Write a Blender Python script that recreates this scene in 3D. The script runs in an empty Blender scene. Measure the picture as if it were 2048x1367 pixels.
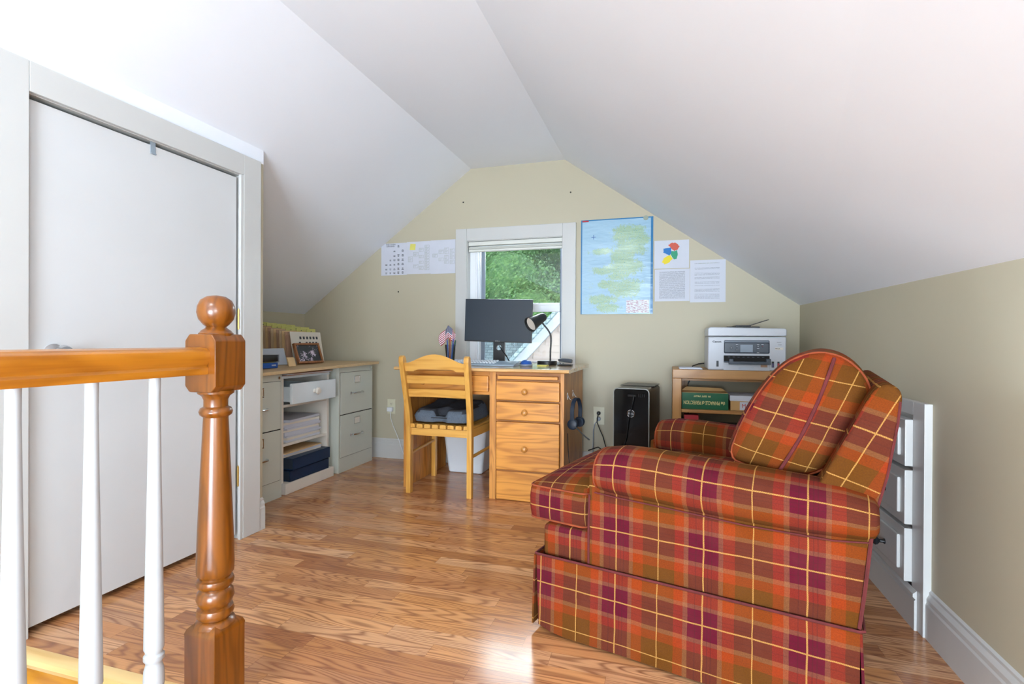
import bpy, bmesh, math, random
from mathutils import Vector, Matrix, Euler, noise
random.seed(7)
PI = math.pi
COL = bpy.context.scene.collection
SC = bpy.context.scene

# ------------------------------------------------------------------ camera
cam_d = bpy.data.cameras.new('camera'); cam = bpy.data.objects.new('camera', cam_d); COL.objects.link(cam)
cam_d.sensor_width = 36; cam_d.lens = 1040 / 2048 * 36; cam_d.clip_start = 0.02; cam_d.clip_end = 200
_y, _p, _r = math.radians(16.56), math.radians(-0.22), math.radians(0.3)
_fw = Vector((-math.sin(_y) * math.cos(_p), math.cos(_y) * math.cos(_p), math.sin(_p)))
_rt = Vector((math.cos(_y), math.sin(_y), 0)); _up = _rt.cross(_fw)
_r2 = _rt * math.cos(_r) + _up * math.sin(_r); _u2 = -_rt * math.sin(_r) + _up * math.cos(_r)
_m = Matrix((_r2, _u2, -_fw)).transposed().to_4x4(); _m.translation = Vector((0, 0, 0.93))
cam.matrix_world = _m; SC.camera = cam

# ------------------------------------------------------------------ light
SC.view_settings.view_transform = 'Standard'; SC.view_settings.look = 'None'
SC.view_settings.gamma = 1; SC.view_settings.exposure = 0.06
world = bpy.data.worlds.new('sky'); SC.world = world; world.use_nodes = True
_bg = world.node_tree.nodes['Background']; _bg.inputs[0].default_value = (0.72, 0.86, 1.0, 1); _bg.inputs[1].default_value = 1.15
def area(name, loc, tgt, sx, sy, power, col=(1, 1, 1)):
    d = bpy.data.lights.new(name, 'AREA'); d.shape = 'RECTANGLE'; d.size = sx; d.size_y = sy; d.energy = power; d.color = col
    o = bpy.data.objects.new(name, d); COL.objects.link(o); o.location = loc
    o.rotation_euler = (Vector(tgt) - Vector(loc)).to_track_quat('-Z', 'Y').to_euler()
    return o
area('daylight_front_window', (-1.2, 4.6, 2.3), (-0.9, 2.2, 0.6), 2.2, 1.4, 240, (0.86, 0.93, 1.0))
area('daylight_front_sky_left', (-3.3, 4.85, 2.25), (-1.0, 3.6, 1.3), 2.0, 1.0, 3600, (0.84, 0.92, 1.0))
area('daylight_front_sky', (2.3, 4.95, 1.9), (-1.1, 3.6, 1.2), 3.4, 2.6, 1500, (0.80, 0.90, 1.0))
area('daylight_rear_window', (-0.55, -4.35, 1.45), (-0.7, 2.5, 1.15), 1.4, 1.15, 14, (0.74, 0.87, 1.0))
area('added_uplight', (-0.25, -2.5, 0.45), (-1.1, 1.0, 2.6), 1.4, 1.0, 185, (0.70, 0.85, 1.0))  # added fill behind the camera, aimed up to brighten the ceiling
area('added_side_fill', (0.66, -3.4, 0.85), (-2.2, 2.9, 1.0), 1.2, 0.9, 60, (0.78, 0.89, 1.0))  # added fill from the right rear; there is no window here
area('added_kneewall_fill', (0.74, -0.75, 0.95), (-2.2, 2.9, 0.9), 0.7, 0.6, 42, (0.80, 0.90, 1.0))  # invented fill on the right knee wall, brightens the dim left recess
_cl = area('added_ceiling_lamp_light', (-0.75, -0.5, 2.14), (-0.75, -0.5, 0), 0.34, 0.34, 22, (0.86, 0.93, 1.0)); _cl.data.shape = 'DISK'  # added lamp out of view, lifts the floor and the recess
_sd = bpy.data.lights.new('sun', 'SUN'); _sd.energy = 1.4; _sd.angle = math.radians(3); _sd.color = (1, 0.97, 0.9)
_so = bpy.data.objects.new('sun', _sd); COL.objects.link(_so); _so.rotation_euler = (math.radians(38), 0, math.radians(28))

# ------------------------------------------------------------------ material helpers
def srgb(h):
    h = h.lstrip('#'); c = [int(h[i:i + 2], 16) / 255 for i in (0, 2, 4)]
    return tuple(((x / 12.92) if x <= 0.04045 else ((x + 0.055) / 1.055) ** 2.4) for x in c) + (1,)
class NT:
    def __init__(s, name):
        s.m = bpy.data.materials.new(name); s.m.use_nodes = True; s.t = s.m.node_tree
        s.b = s.t.nodes['Principled BSDF']
    def n(s, typ, **kw):
        nd = s.t.nodes.new(typ)
        for k, v in kw.items(): setattr(nd, k, v)
        return nd
    def l(s, a, b): s.t.links.new(a, b)
    def setin(s, sock, v):
        if hasattr(v, 'is_linked') or isinstance(v, bpy.types.NodeSocket): s.l(v, sock)
        else: sock.default_value = v
    def math(s, op, a, b=0.0, c=None):
        nd = s.n('ShaderNodeMath', operation=op); s.setin(nd.inputs[0], a); s.setin(nd.inputs[1], b)
        if c is not None: s.setin(nd.inputs[2], c)
        return nd.outputs[0]
    def mix(s, f, a, b, typ='MIX'):
        nd = s.n('ShaderNodeMix', data_type='RGBA', blend_type=typ)
        s.setin(nd.inputs[0], f); s.setin(nd.inputs[6], a); s.setin(nd.inputs[7], b); return nd.outputs[2]
    def coord(s, which='Object'): return s.n('ShaderNodeTexCoord').outputs[which]
    def mapping(s, vec, scale=(1, 1, 1), loc=(0, 0, 0), rot=(0, 0, 0)):
        nd = s.n('ShaderNodeMapping'); s.l(vec, nd.inputs[0]); nd.inputs[1].default_value = loc; nd.inputs[2].default_value = rot; nd.inputs[3].default_value = scale
        return nd.outputs[0]
    def noise(s, vec, scale=5, detail=2, rough=0.5, out=0):
        nd = s.n('ShaderNodeTexNoise'); s.l(vec, nd.inputs['Vector']); nd.inputs['Scale'].default_value = scale
        nd.inputs['Detail'].default_value = detail; nd.inputs['Roughness'].default_value = rough; return nd.outputs[out]
    def ramp(s, f, stops, interp='LINEAR'):
        nd = s.n('ShaderNodeValToRGB'); cr = nd.color_ramp; cr.interpolation = interp
        while len(cr.elements) > 1: cr.elements.remove(cr.elements[-1])
        cr.elements[0].position = stops[0][0]; cr.elements[0].color = stops[0][1]
        for p, c in stops[1:]: e = cr.elements.new(p); e.color = c
        s.l(f, nd.inputs[0]); return nd.outputs[0]
    def bump(s, h, strength=0.2, dist=0.01):
        nd = s.n('ShaderNodeBump'); nd.inputs['Strength'].default_value = strength; nd.inputs['Distance'].default_value = dist
        s.l(h, nd.inputs['Height']); s.l(nd.outputs[0], s.b.inputs['Normal'])
    def col(s, c): s.setin(s.b.inputs['Base Color'], c)
    def rough(s, r): s.setin(s.b.inputs['Roughness'], r)

def plain(name, hexc, rough=0.5, metal=0.0, var=0.04, vscale=6, bump=0.0, bscale=80, coat=0.0):
    t = NT(name); c = srgb(hexc); o = t.coord()
    nz = t.noise(o, vscale, 2)
    dark = tuple(x * (1 - var) for x in c[:3]) + (1,); lite = tuple(min(1, x * (1 + var)) for x in c[:3]) + (1,)
    t.col(t.ramp(nz, [(0.3, dark), (0.7, lite)])); t.rough(rough); t.b.inputs['Metallic'].default_value = metal
    t.b.inputs['Coat Weight'].default_value = coat
    if bump: t.bump(t.noise(o, bscale, 3), bump, 0.002)
    return t.m

def wood(name, light, dark, axis='X', scale=1.0, rough=0.35, rings=9.0, knots=True, coat=0.15):
    t = NT(name); o = t.coord()
    along, across = 0.9 * scale, 9.0 * scale
    sc = {'X': (along, across, across), 'Y': (across, along, across), 'Z': (across, across, along)}[axis]
    v = t.mapping(o, sc)
    n1 = t.noise(v, 1.0, 2.5, 0.55)
    r = t.math('SINE', t.math('MULTIPLY', n1, rings * 6.283))
    r = t.math('POWER', t.math('MULTIPLY_ADD', r, 0.5, 0.5), 1.8)
    fine = t.noise(t.mapping(o, tuple(x * 9 if x > 2 else x * 3 for x in sc)), 1.0, 2, 0.6)
    big = t.noise(t.mapping(o, tuple(x * 0.35 for x in sc)), 1.0, 1)
    f = t.math('ADD', t.math('MULTIPLY', r, 0.5), t.math('MULTIPLY', t.math('SUBTRACT', fine, 0.5), 0.7))
    f = t.math('ADD', f, t.math('MULTIPLY', t.math('SUBTRACT', big, 0.5), 0.45))
    c = t.ramp(f, [(0.0, srgb(light)), (0.95, srgb(dark))])
    if knots:
        vo = t.n('ShaderNodeTexVoronoi'); t.l(t.mapping(o, tuple(x * 0.45 for x in sc)), vo.inputs['Vector']); vo.inputs['Scale'].default_value = 1.0
        k = t.ramp(vo.outputs['Distance'], [(0.03, (1, 1, 1, 1)), (0.075, (0, 0, 0, 1))])
        dk = tuple(x * 0.45 for x in srgb(dark)[:3]) + (1,)
        c = t.mix(t.math('MULTIPLY', k, 0.7), c, dk)
    t.col(c); t.rough(rough); t.b.inputs['Coat Weight'].default_value = coat; t.b.inputs['Coat Roughness'].default_value = 0.2
    t.bump(fine, 0.05, 0.001)
    return t.m

def floor_material():
    t = NT('laminate_planks'); o = t.coord(); sp = t.n('ShaderNodeSeparateXYZ'); t.l(o, sp.inputs[0]); X, Y = sp.outputs[0], sp.outputs[1]
    W, L = 0.066, 0.52
    row = t.math('FLOOR', t.math('DIVIDE', Y, W))
    wn = t.n('ShaderNodeTexWhiteNoise', noise_dimensions='1D'); t.l(row, wn.inputs['W'])
    xs = t.math('ADD', t.math('DIVIDE', X, L), t.math('MULTIPLY', wn.outputs['Value'], 7.3))
    cell = t.math('FLOOR', xs)
    wn2 = t.n('ShaderNodeTexWhiteNoise', noise_dimensions='2D'); cv = t.n('ShaderNodeCombineXYZ'); t.l(row, cv.inputs[0]); t.l(cell, cv.inputs[1]); t.l(cv.outputs[0], wn2.inputs['Vector'])
    rnd = wn2.outputs['Value']
    gv = t.n('ShaderNodeCombineXYZ'); t.l(t.math('MULTIPLY', X, 1.25), gv.inputs[0]); t.l(t.math('MULTIPLY', Y, 13.0), gv.inputs[1]); t.l(t.math('MULTIPLY', rnd, 60.0), gv.inputs[2])
    n1 = t.noise(gv.outputs[0], 1.0, 1.2, 0.45)
    ring = t.math('SINE', t.math('MULTIPLY', n1, t.math('MULTIPLY_ADD', rnd, 80.0, 85.0)))
    ring = t.math('POWER', t.math('MULTIPLY_ADD', ring, 0.5, 0.5), 2.6)
    fv = t.n('ShaderNodeCombineXYZ'); t.l(t.math('MULTIPLY', X, 6.0), fv.inputs[0]); t.l(t.math('MULTIPLY', Y, 260.0), fv.inputs[1]); t.l(t.math('MULTIPLY', rnd, 30.0), fv.inputs[2])
    fine = t.noise(fv.outputs[0], 1.0, 2, 0.6)
    base = t.ramp(rnd, [(0.0, srgb('#c98a58')), (0.2, srgb('#e0a674')), (0.4, srgb('#cf9058')), (0.55, srgb('#b57a4c')), (0.72, srgb('#e3ae80')), (0.84, srgb('#a56a42')), (1.0, srgb('#d89a66'))])
    f = t.math('MULTIPLY', ring, 0.72); f = t.math('ADD', f, t.math('MULTIPLY', t.math('SUBTRACT', fine, 0.42), 0.75))
    f = t.n('ShaderNodeClamp'); 
    f2 = t.math('ADD', t.math('MULTIPLY', ring, 0.62), t.math('MULTIPLY', t.math('SUBTRACT', fine, 0.4), 0.8)); t.l(f2, f.inputs[0])
    c = t.mix(f.outputs[0], base, srgb('#7d4c34'))
    # thin joints
    fy = t.math('FRACT', t.math('DIVIDE', Y, W)); fx = t.math('FRACT', xs)
    j = t.math('MAXIMUM', t.math('LESS_THAN', fy, 0.02), t.math('LESS_THAN', fx, 0.0025))
    c = t.mix(t.math('MULTIPLY', j, 0.45), c, srgb('#5a3522'))
    t.col(c); t.rough(t.math('MULTIPLY_ADD', fine, 0.06, 0.15)); t.b.inputs['Specular IOR Level'].default_value = 0.55
    t.bump(fine, 0.06, 0.001)
    return t.m

def plaid_material(name='plaid_wool'):
    t = NT(name); uv = t.coord('UV'); sp = t.n('ShaderNodeSeparateXYZ'); t.l(uv, sp.inputs[0])
    per = 0.2465
    P, T, O, G, Y = srgb('#560022'), srgb('#855437'), srgb('#8f3508'), srgb('#5c3608'), srgb('#c9974e')
    D = srgb('#35161c'); R = srgb('#8f300c')
    def fam(v, white):
        f = t.math('FRACT', t.math('ADD', t.math('DIVIDE', v, per), 100.0))
        e = [(0, P), (.158, T), (.207, O), (.325, G), (.69, R), (.792, T), (.841, P)]
        c = t.ramp(f, e, 'CONSTANT')
        d = [(0, (0,0,0,1)), (.045, (1,1,1,1)), (.058, (0,0,0,1)), (.085, (1,1,1,1)), (.097, (0,0,0,1)), (.915, (1,1,1,1)), (.927, (0,0,0,1))]
        dk = t.ramp(f, d, 'CONSTANT')
        yl = t.ramp(f, [(0, (1,1,1,1)), (.009, (0,0,0,1)), (.497, (1,1,1,1)), (.511, (0,0,0,1)), (.995, (1,1,1,1))], 'CONSTANT')
        return c, dk, yl
    # slight hand-woven waviness
    wob = t.noise(uv, 14, 1); wv = t.math('MULTIPLY', t.math('SUBTRACT', wob, 0.5), 0.004)
    c1, d1, y1 = fam(t.math('ADD', sp.outputs[0], wv), 0); c2, d2, y2 = fam(t.math('SUBTRACT', sp.outputs[1], wv), 0)
    c = t.mix(0.5, c1, c2)
    c = t.mix(t.math('MULTIPLY', t.math('MAXIMUM', d1, t.math('MULTIPLY', d2, 0.6)), 0.32), c, D)
    tw = t.n('ShaderNodeTexWave', wave_type='BANDS', bands_direction='DIAGONAL'); t.l(uv, tw.inputs['Vector']); tw.inputs['Scale'].default_value = 130; tw.inputs['Distortion'].default_value = 0.6
    yy = t.math('MAXIMUM', y1, y2)
    c = t.mix(t.math('MULTIPLY', yy, t.math('MULTIPLY_ADD', tw.outputs['Fac'], 0.4, 0.48)), c, Y)
    wool = t.noise(uv, 300, 4, 0.8); patch = t.noise(uv, 9, 3, 0.6)
    c = t.mix(t.math('MULTIPLY', t.math('SUBTRACT', wool, 0.38), 1.5), c, srgb('#3a1410'))
    c = t.mix(t.math('MULTIPLY', patch, 0.05), c, srgb('#e0a080'))
    t.col(c); t.rough(0.95); t.b.inputs['Sheen Weight'].default_value = 0.0; t.b.inputs['Sheen Roughness'].default_value = 0.5
    t.b.inputs['Specular IOR Level'].default_value = 0.06
    t.bump(t.math('ADD', t.math('MULTIPLY', wool, 0.8), t.math('MULTIPLY', patch, 2.0)), 0.35, 0.003)
    return t.m

def textlines(name, paper='#cdd0da', ink='#8f939c', n=30, margin=(0.1, 0.9), thick=0.45, gaps=()):
    """printed page: UV 0..1, broken lines of small type"""
    t = NT(name); uv = t.coord('UV'); sp = t.n('ShaderNodeSeparateXYZ'); t.l(uv, sp.inputs[0]); u, v = sp.outputs[0], sp.outputs[1]
    fr = t.math('FRACT', t.math('MULTIPLY', v, float(n))); ln = t.math('LESS_THAN', fr, thick)
    brk = t.math('GREATER_THAN', t.noise(t.mapping(uv, (60, n * 1.0, 1)), 1.0, 1), 0.42)
    inside = t.math('MULTIPLY', t.math('GREATER_THAN', u, margin[0]), t.math('LESS_THAN', u, margin[1]))
    inside = t.math('MULTIPLY', inside, t.math('MULTIPLY', t.math('GREATER_THAN', v, 0.08), t.math('LESS_THAN', v, 0.93)))
    m = t.math('MULTIPLY', t.math('MULTIPLY', ln, brk), inside)
    for a, b in gaps:
        m = t.math('MULTIPLY', m, t.math('SUBTRACT', 1.0, t.math('MULTIPLY', t.math('GREATER_THAN', v, a), t.math('LESS_THAN', v, b))))
    t.col(t.mix(m, srgb(paper), srgb(ink))); t.rough(0.6); return t.m

M = {}
M['ceiling'] = plain('white_ceiling_paint', '#eef2f9', 0.65, var=0.012, vscale=1.5, bump=0.03, bscale=40)
M['wall'] = plain('sage_beige_paint', '#beb69e', 0.6, var=0.025, vscale=1.2, bump=0.05, bscale=60)
M['wall_white'] = plain('white_wall_paint', '#e4e6ea', 0.6, var=0.01)
M['trim'] = plain('white_semigloss_trim', '#c9c9c6', 0.32, var=0.012, bump=0.02, bscale=30)
M['door'] = plain('white_door_paint', '#cfd0d0', 0.35, var=0.01)
M['floor'] = floor_material()
M['pine_x'] = wood('honey_pine_along_x', '#d9923c', '#9c581b', 'X', 1.0, 0.42, 10, coat=0.04)
M['pine_z'] = wood('honey_pine_along_z', '#cf8d42', '#94561f', 'Z', 1.0, 0.42, 11, coat=0.05)
M['pine_shade'] = wood('shaded_pine_rails', '#a86a2c', '#774516', 'X', 1.0, 0.5, coat=0.0)  # pine darkened to stand for the shadow between the drawer fronts
M['pine_y'] = wood('honey_pine_along_y', '#d39449', '#9a5c22', 'Y', 1.0, 0.3)
M['desktop'] = wood('desk_top_pine', '#dcae72', '#bd8445', 'X', 1.0, 0.12, coat=0.6)
M['birch_x'] = wood('chair_pine_x', '#dda650', '#c0842f', 'X', 1.2, 0.36, 7, True)
M['birch_y'] = wood('chair_pine_y', '#dda650', '#c0842f', 'Y', 1.2, 0.36, 7, True)
M['birch_z'] = wood('chair_pine_z', '#dda650', '#c0842f', 'Z', 1.2, 0.36, 7, True)
M['oak_z'] = wood('stained_newel_oak', '#7a430a', '#4c2704', 'Z', 1.6, 0.3, 8, False, coat=0.3)
M['oak_y'] = wood('stained_handrail_oak', '#b4711d', '#86490b', 'Y', 1.6, 0.28, 6, False, coat=0.25)
M['case_x'] = wood('bookcase_oak_x', '#bd8a4e', '#8e5c2c', 'X', 1.0, 0.45, 6)
M['case_z'] = wood('bookcase_oak_z', '#bd8a4e', '#8e5c2c', 'Z', 1.0, 0.45, 6)
M['nosing'] = wood('pale_pine_nosing', '#ecc98a', '#d9a75b', 'X', 1.0, 0.35, 5, False)
M['riser'] = wood('yellow_pine_step', '#d8982f', '#a9650f', 'X', 0.8, 0.35, 6)
M['plaid'] = plaid_material()
M['welt2'] = plain('rust_welt', '#8a3d1c', 0.9, var=0.25, vscale=25)
M['welt'] = plain('maroon_welt', '#5e2020', 0.9, var=0.2, vscale=30)
M['steel'] = plain('grey_green_steel_enamel', '#ccd0c5', 0.38, var=0.015)
M['chrome'] = plain('chrome', '#d8dadd', 0.18, 1.0)
M['brass'] = plain('brass', '#b79a5a', 0.3, 1.0)
M['dark'] = plain('dark_gap', '#15120f', 0.8)
M['black'] = plain('black_plastic', '#17191c', 0.4, var=0.1)
M['navy_plastic'] = plain('dark_blue_plastic', '#1d2a3a', 0.45, var=0.1)
M['gloss_black'] = plain('piano_black', '#0d0b0c', 0.1, coat=0.0); M['gloss_black'].node_tree.nodes['Principled BSDF'].inputs['Specular IOR Level'].default_value = 0.15
M['graphite'] = plain('graphite_shell', '#383430', 0.35, 0.3)
M['silver'] = plain('silver_trim', '#8e8e8a', 0.35, 0.5)
M['cream'] = plain('cream_paint', '#e3dcd0', 0.45, var=0.03)
M['blue_white'] = plain('white_drawer_paint', '#dfe7ea', 0.4, var=0.03)
M['paper'] = plain('white_paper', '#cfd2dc', 0.7, var=0.02, vscale=12)
M['kraft'] = plain('manila_card', '#c8a068', 0.75, var=0.06)
M['manila'] = plain('manila_paper', '#e0bd8c', 0.75, var=0.06, vscale=20)
M['folder_tan'] = plain('tan_folder_card', '#d8bc98', 0.75, var=.05)
M['tab'] = plain('yellow_tab', '#d6d27c', 0.6, var=0.05)
M['brown_paper'] = plain('brown_folder_paper', '#b8937a', 0.75, var=0.08, vscale=20)
M['navy'] = plain('navy_binding', '#153050', 0.4, var=0.12, vscale=18)
M['foam_side'] = plain('slate_mesh_fabric', '#5a6470', 0.9, var=0.15, vscale=160, bump=0.4, bscale=300)
M['bin'] = plain('white_bin_plastic', '#e2e7ec', 0.35, var=0.01)
M['plywood'] = plain('plywood_face', '#c9ab80', 0.5, var=0.08, vscale=3)
M['ply_edge'] = plain('plywood_edge', '#dcc398', 0.6, var=0.12, vscale=30)
M['green_print'] = plain('green_printed_card', '#0c5c38', 0.45, var=0.06, vscale=20)
M['gold_ink'] = plain('gold_ink', '#d9cf8e', 0.5)
M['red'] = plain('red_card', '#b22a35', 0.5)
M['ink'] = plain('black_ink', '#3b3f46', 0.6)
M['grey_ink'] = plain('grey_ink', '#9aa394', 0.6)
M['olive_ink'] = plain('pale_green_box_ink', '#c4cbb8', 0.6)
M['red_ink'] = plain('red_marker', '#c2423f', 0.6)
M['white_plastic'] = plain('printer_white_plastic', '#c0c3ca', 0.35, var=0.01)
M['printer_dark'] = plain('printer_slate_panel', '#343d49', 0.35)
M['screen_grey'] = plain('printer_display', '#788594', 0.25)
M['ivory'] = plain('ivory_plate', '#d6d2b8', 0.4, var=0.01)
M['blue'] = plain('blue_plastic', '#1f55a8', 0.35)
M['mouse_grey'] = plain('mouse_grey_plastic', '#8a94a2', 0.4)
M['yellow_note'] = plain('yellow_sticky_paper', '#e2dc72', 0.7)
M['lid_cream'] = plain('blind_fabric', '#ddded6', 0.6, var=0.01)
M['grey_vinyl'] = plain('grey_screen_channel', '#7f8b99', 0.5)
M['vinyl'] = plain('white_vinyl_sash', '#eef2f6', 0.3, var=0.005)
M['pale_grey'] = plain('pale_grey_card', '#b9bfc9', .6)
M['siding'] = plain('pale_pink_siding', '#998987', 0.7, var=0.02)
M['rake'] = plain('white_rake_board', '#a3a3ad', 0.6)
M['bark'] = plain('bark', '#4d4034', 0.9, var=0.3, vscale=10)
M['orange'] = plain('orange_pencil', '#c8652c', 0.5)
M['clip_metal'] = plain('grey_clip', '#9aa7b2', 0.4, 0.3)
M['bulb_disc'] = plain('frosted_lamp_disc', '#d9d0c4', 0.5)
M['frame_wood'] = wood('walnut_frame', '#9a6236', '#6a3a1a', 'Z', 3, 0.35, 4, False)

def glass_mat(name, tint, rough, alpha):
    t = NT(name); t.b.inputs['Base Color'].default_value = tint; t.b.inputs['Roughness'].default_value = rough
    g = t.n('ShaderNodeBsdfGlossy'); g.inputs['Roughness'].default_value = rough
    tr = t.n('ShaderNodeBsdfTransparent'); tr.inputs[0].default_value = tint
    mx = t.n('ShaderNodeMixShader'); lw = t.n('ShaderNodeFresnel'); lw.inputs[0].default_value = 1.45
    t.l(t.math('MINIMUM', t.math('MULTIPLY', lw.outputs[0], alpha), 1.0), mx.inputs[0]); t.l(tr.outputs[0], mx.inputs[1]); t.l(g.outputs[0], mx.inputs[2])
    out = [n for n in t.t.nodes if n.type == 'OUTPUT_MATERIAL'][0]; t.l(mx.outputs[0], out.inputs[0]); return t.m
M['glass'] = glass_mat('window_glass', (0.93, 0.97, 0.97, 1), 0.0, 1.0)
M['clear_plastic'] = glass_mat('clear_plastic', (0.93, 0.95, 0.98, 1), 0.15, 1.2)

def leaf_mat():
    t = NT('leaf_green'); g = t.n('ShaderNodeObjectInfo'); nz = t.noise(t.coord(), 6, 6, 0.8)
    t.col(t.ramp(nz, [(0.25, srgb('#3a6a45')), (0.5, srgb('#6f9f5c')), (0.75, srgb('#b4d683'))])); t.rough(0.6)
    t.b.inputs['Subsurface Weight'].default_value = 0.0
    return t.m
M['leaf'] = leaf_mat()
def shingle_mat():
    t = NT('grey_roof_shingles'); br = t.n('ShaderNodeTexBrick'); t.l(t.coord('UV'), br.inputs['Vector'])
    br.inputs['Color1'].default_value = srgb('#7f8d96'); br.inputs['Color2'].default_value = srgb('#98a6ad'); br.inputs['Mortar'].default_value = srgb('#5f6d76')
    br.inputs['Scale'].default_value = 3; br.inputs['Mortar Size'].default_value = 0.02; t.col(br.outputs[0]); t.rough(0.85); return t.m
M['shingle'] = shingle_mat()
def screen_mat():
    t = NT('matte_monitor_screen'); t.col(srgb('#232e3a')); t.rough(0.3); t.b.inputs['Specular IOR Level'].default_value = 0.45
    t.bump(t.noise(t.coord(), 900, 1), 0.02, 0.0005); return t.m
M['screen'] = screen_mat()
def map_mat():
    t = NT('road_map_print'); uv = t.coord('UV'); sp = t.n('ShaderNodeSeparateXYZ'); t.l(uv, sp.inputs[0]); u, v = sp.outputs[0], sp.outputs[1]
    sea = srgb('#9cc0d6'); rim = srgb('#1d74a8')
    # land: soft union of discs, edge broken with noise
    nz = t.math('MULTIPLY', t.math('SUBTRACT', t.noise(uv, 11, 9, 0.8), 0.5), 0.95)
    d = None
    for cx, cy, rx, ry in [(.62, .83, .19, .11), (.78, .84, .14, .09), (.70, .70, .23, .13), (.55, .60, .16, .10), (.64, .50, .22, .12), (.30, .66, .20, .035), (.38, .46, .24, .045), (.52, .40, .16, .06), (.62, .27, .26, .11), (.42, .31, .24, .05), (.30, .15, .24, .06), (.38, .07, .18, .06), (.84, .77, .13, .07)]:
        e = t.math('SUBTRACT', 1.0, t.math('SQRT', t.math('ADD', t.math('POWER', t.math('DIVIDE', t.math('SUBTRACT', u, cx), rx), 2.0), t.math('POWER', t.math('DIVIDE', t.math('SUBTRACT', v, cy), ry), 2.0))))
        d = e if d is None else t.math('MAXIMUM', d, e)
    d = t.math('ADD', t.math('ADD', d, t.math('MULTIPLY', nz, 3.4)), t.math('MULTIPLY', t.math('SUBTRACT', t.noise(uv, 60, 3, 0.8), 0.5), 1.2))
    land = t.ramp(d, [(0.0, (0, 0, 0, 1)), (0.25, (1, 1, 1, 1))])
    spk = t.noise(uv, 48, 4, 0.9)
    lc = t.ramp(spk, [(0.38, srgb('#6f9a86')), (0.47, srgb('#a8c6b4')), (0.56, srgb('#8fae7c')), (0.64, srgb('#c3cdb0'))])
    c = t.mix(land, sea, lc)
    # index block bottom right
    blk = t.math('MULTIPLY', t.math('MULTIPLY', t.math('GREATER_THAN', u, .64), t.math('LESS_THAN', u, .95)), t.math('MULTIPLY', t.math('GREATER_THAN', v, .012), t.math('LESS_THAN', v, .145)))
    lines = t.math('GREATER_THAN', t.noise(t.mapping(uv, (26, 120, 1)), 1.0, 1), 0.52)
    c = t.mix(blk, c, t.mix(lines, srgb('#d6dae2'), srgb('#b89aa2')))
    edge = t.math('MAXIMUM', t.math('MAXIMUM', t.math('LESS_THAN', u, .018), t.math('GREATER_THAN', u, .968)), t.math('GREATER_THAN', v, .988))
    c = t.mix(edge, c, rim)
    t.col(c); t.rough(0.3); t.b.inputs['Coat Weight'].default_value = 0.35; t.b.inputs['Coat Roughness'].default_value = 0.12
    cr = t.noise(t.mapping(uv, (2.2, 9.0, 1), rot=(0, 0, 0.15)), 1.0, 3, 0.6)
    t.bump(t.math('ADD', t.math('POWER', cr, 2.0), t.math('MULTIPLY', t.noise(uv, 5, 2), 0.6)), 0.35, 0.015)
    return t.m
M['map'] = map_mat()
M['page_dense'] = textlines('dense_typed_page', n=34, margin=(.13, .87))
M['page_letter'] = textlines('letter_page', n=36, margin=(.13, .83), ink='#a2a6b0', gaps=((.82, .9), (.70, .78), (.60, .64), (.50, .54), (.40, .44), (.33, .38), (.2, .24)))

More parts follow.
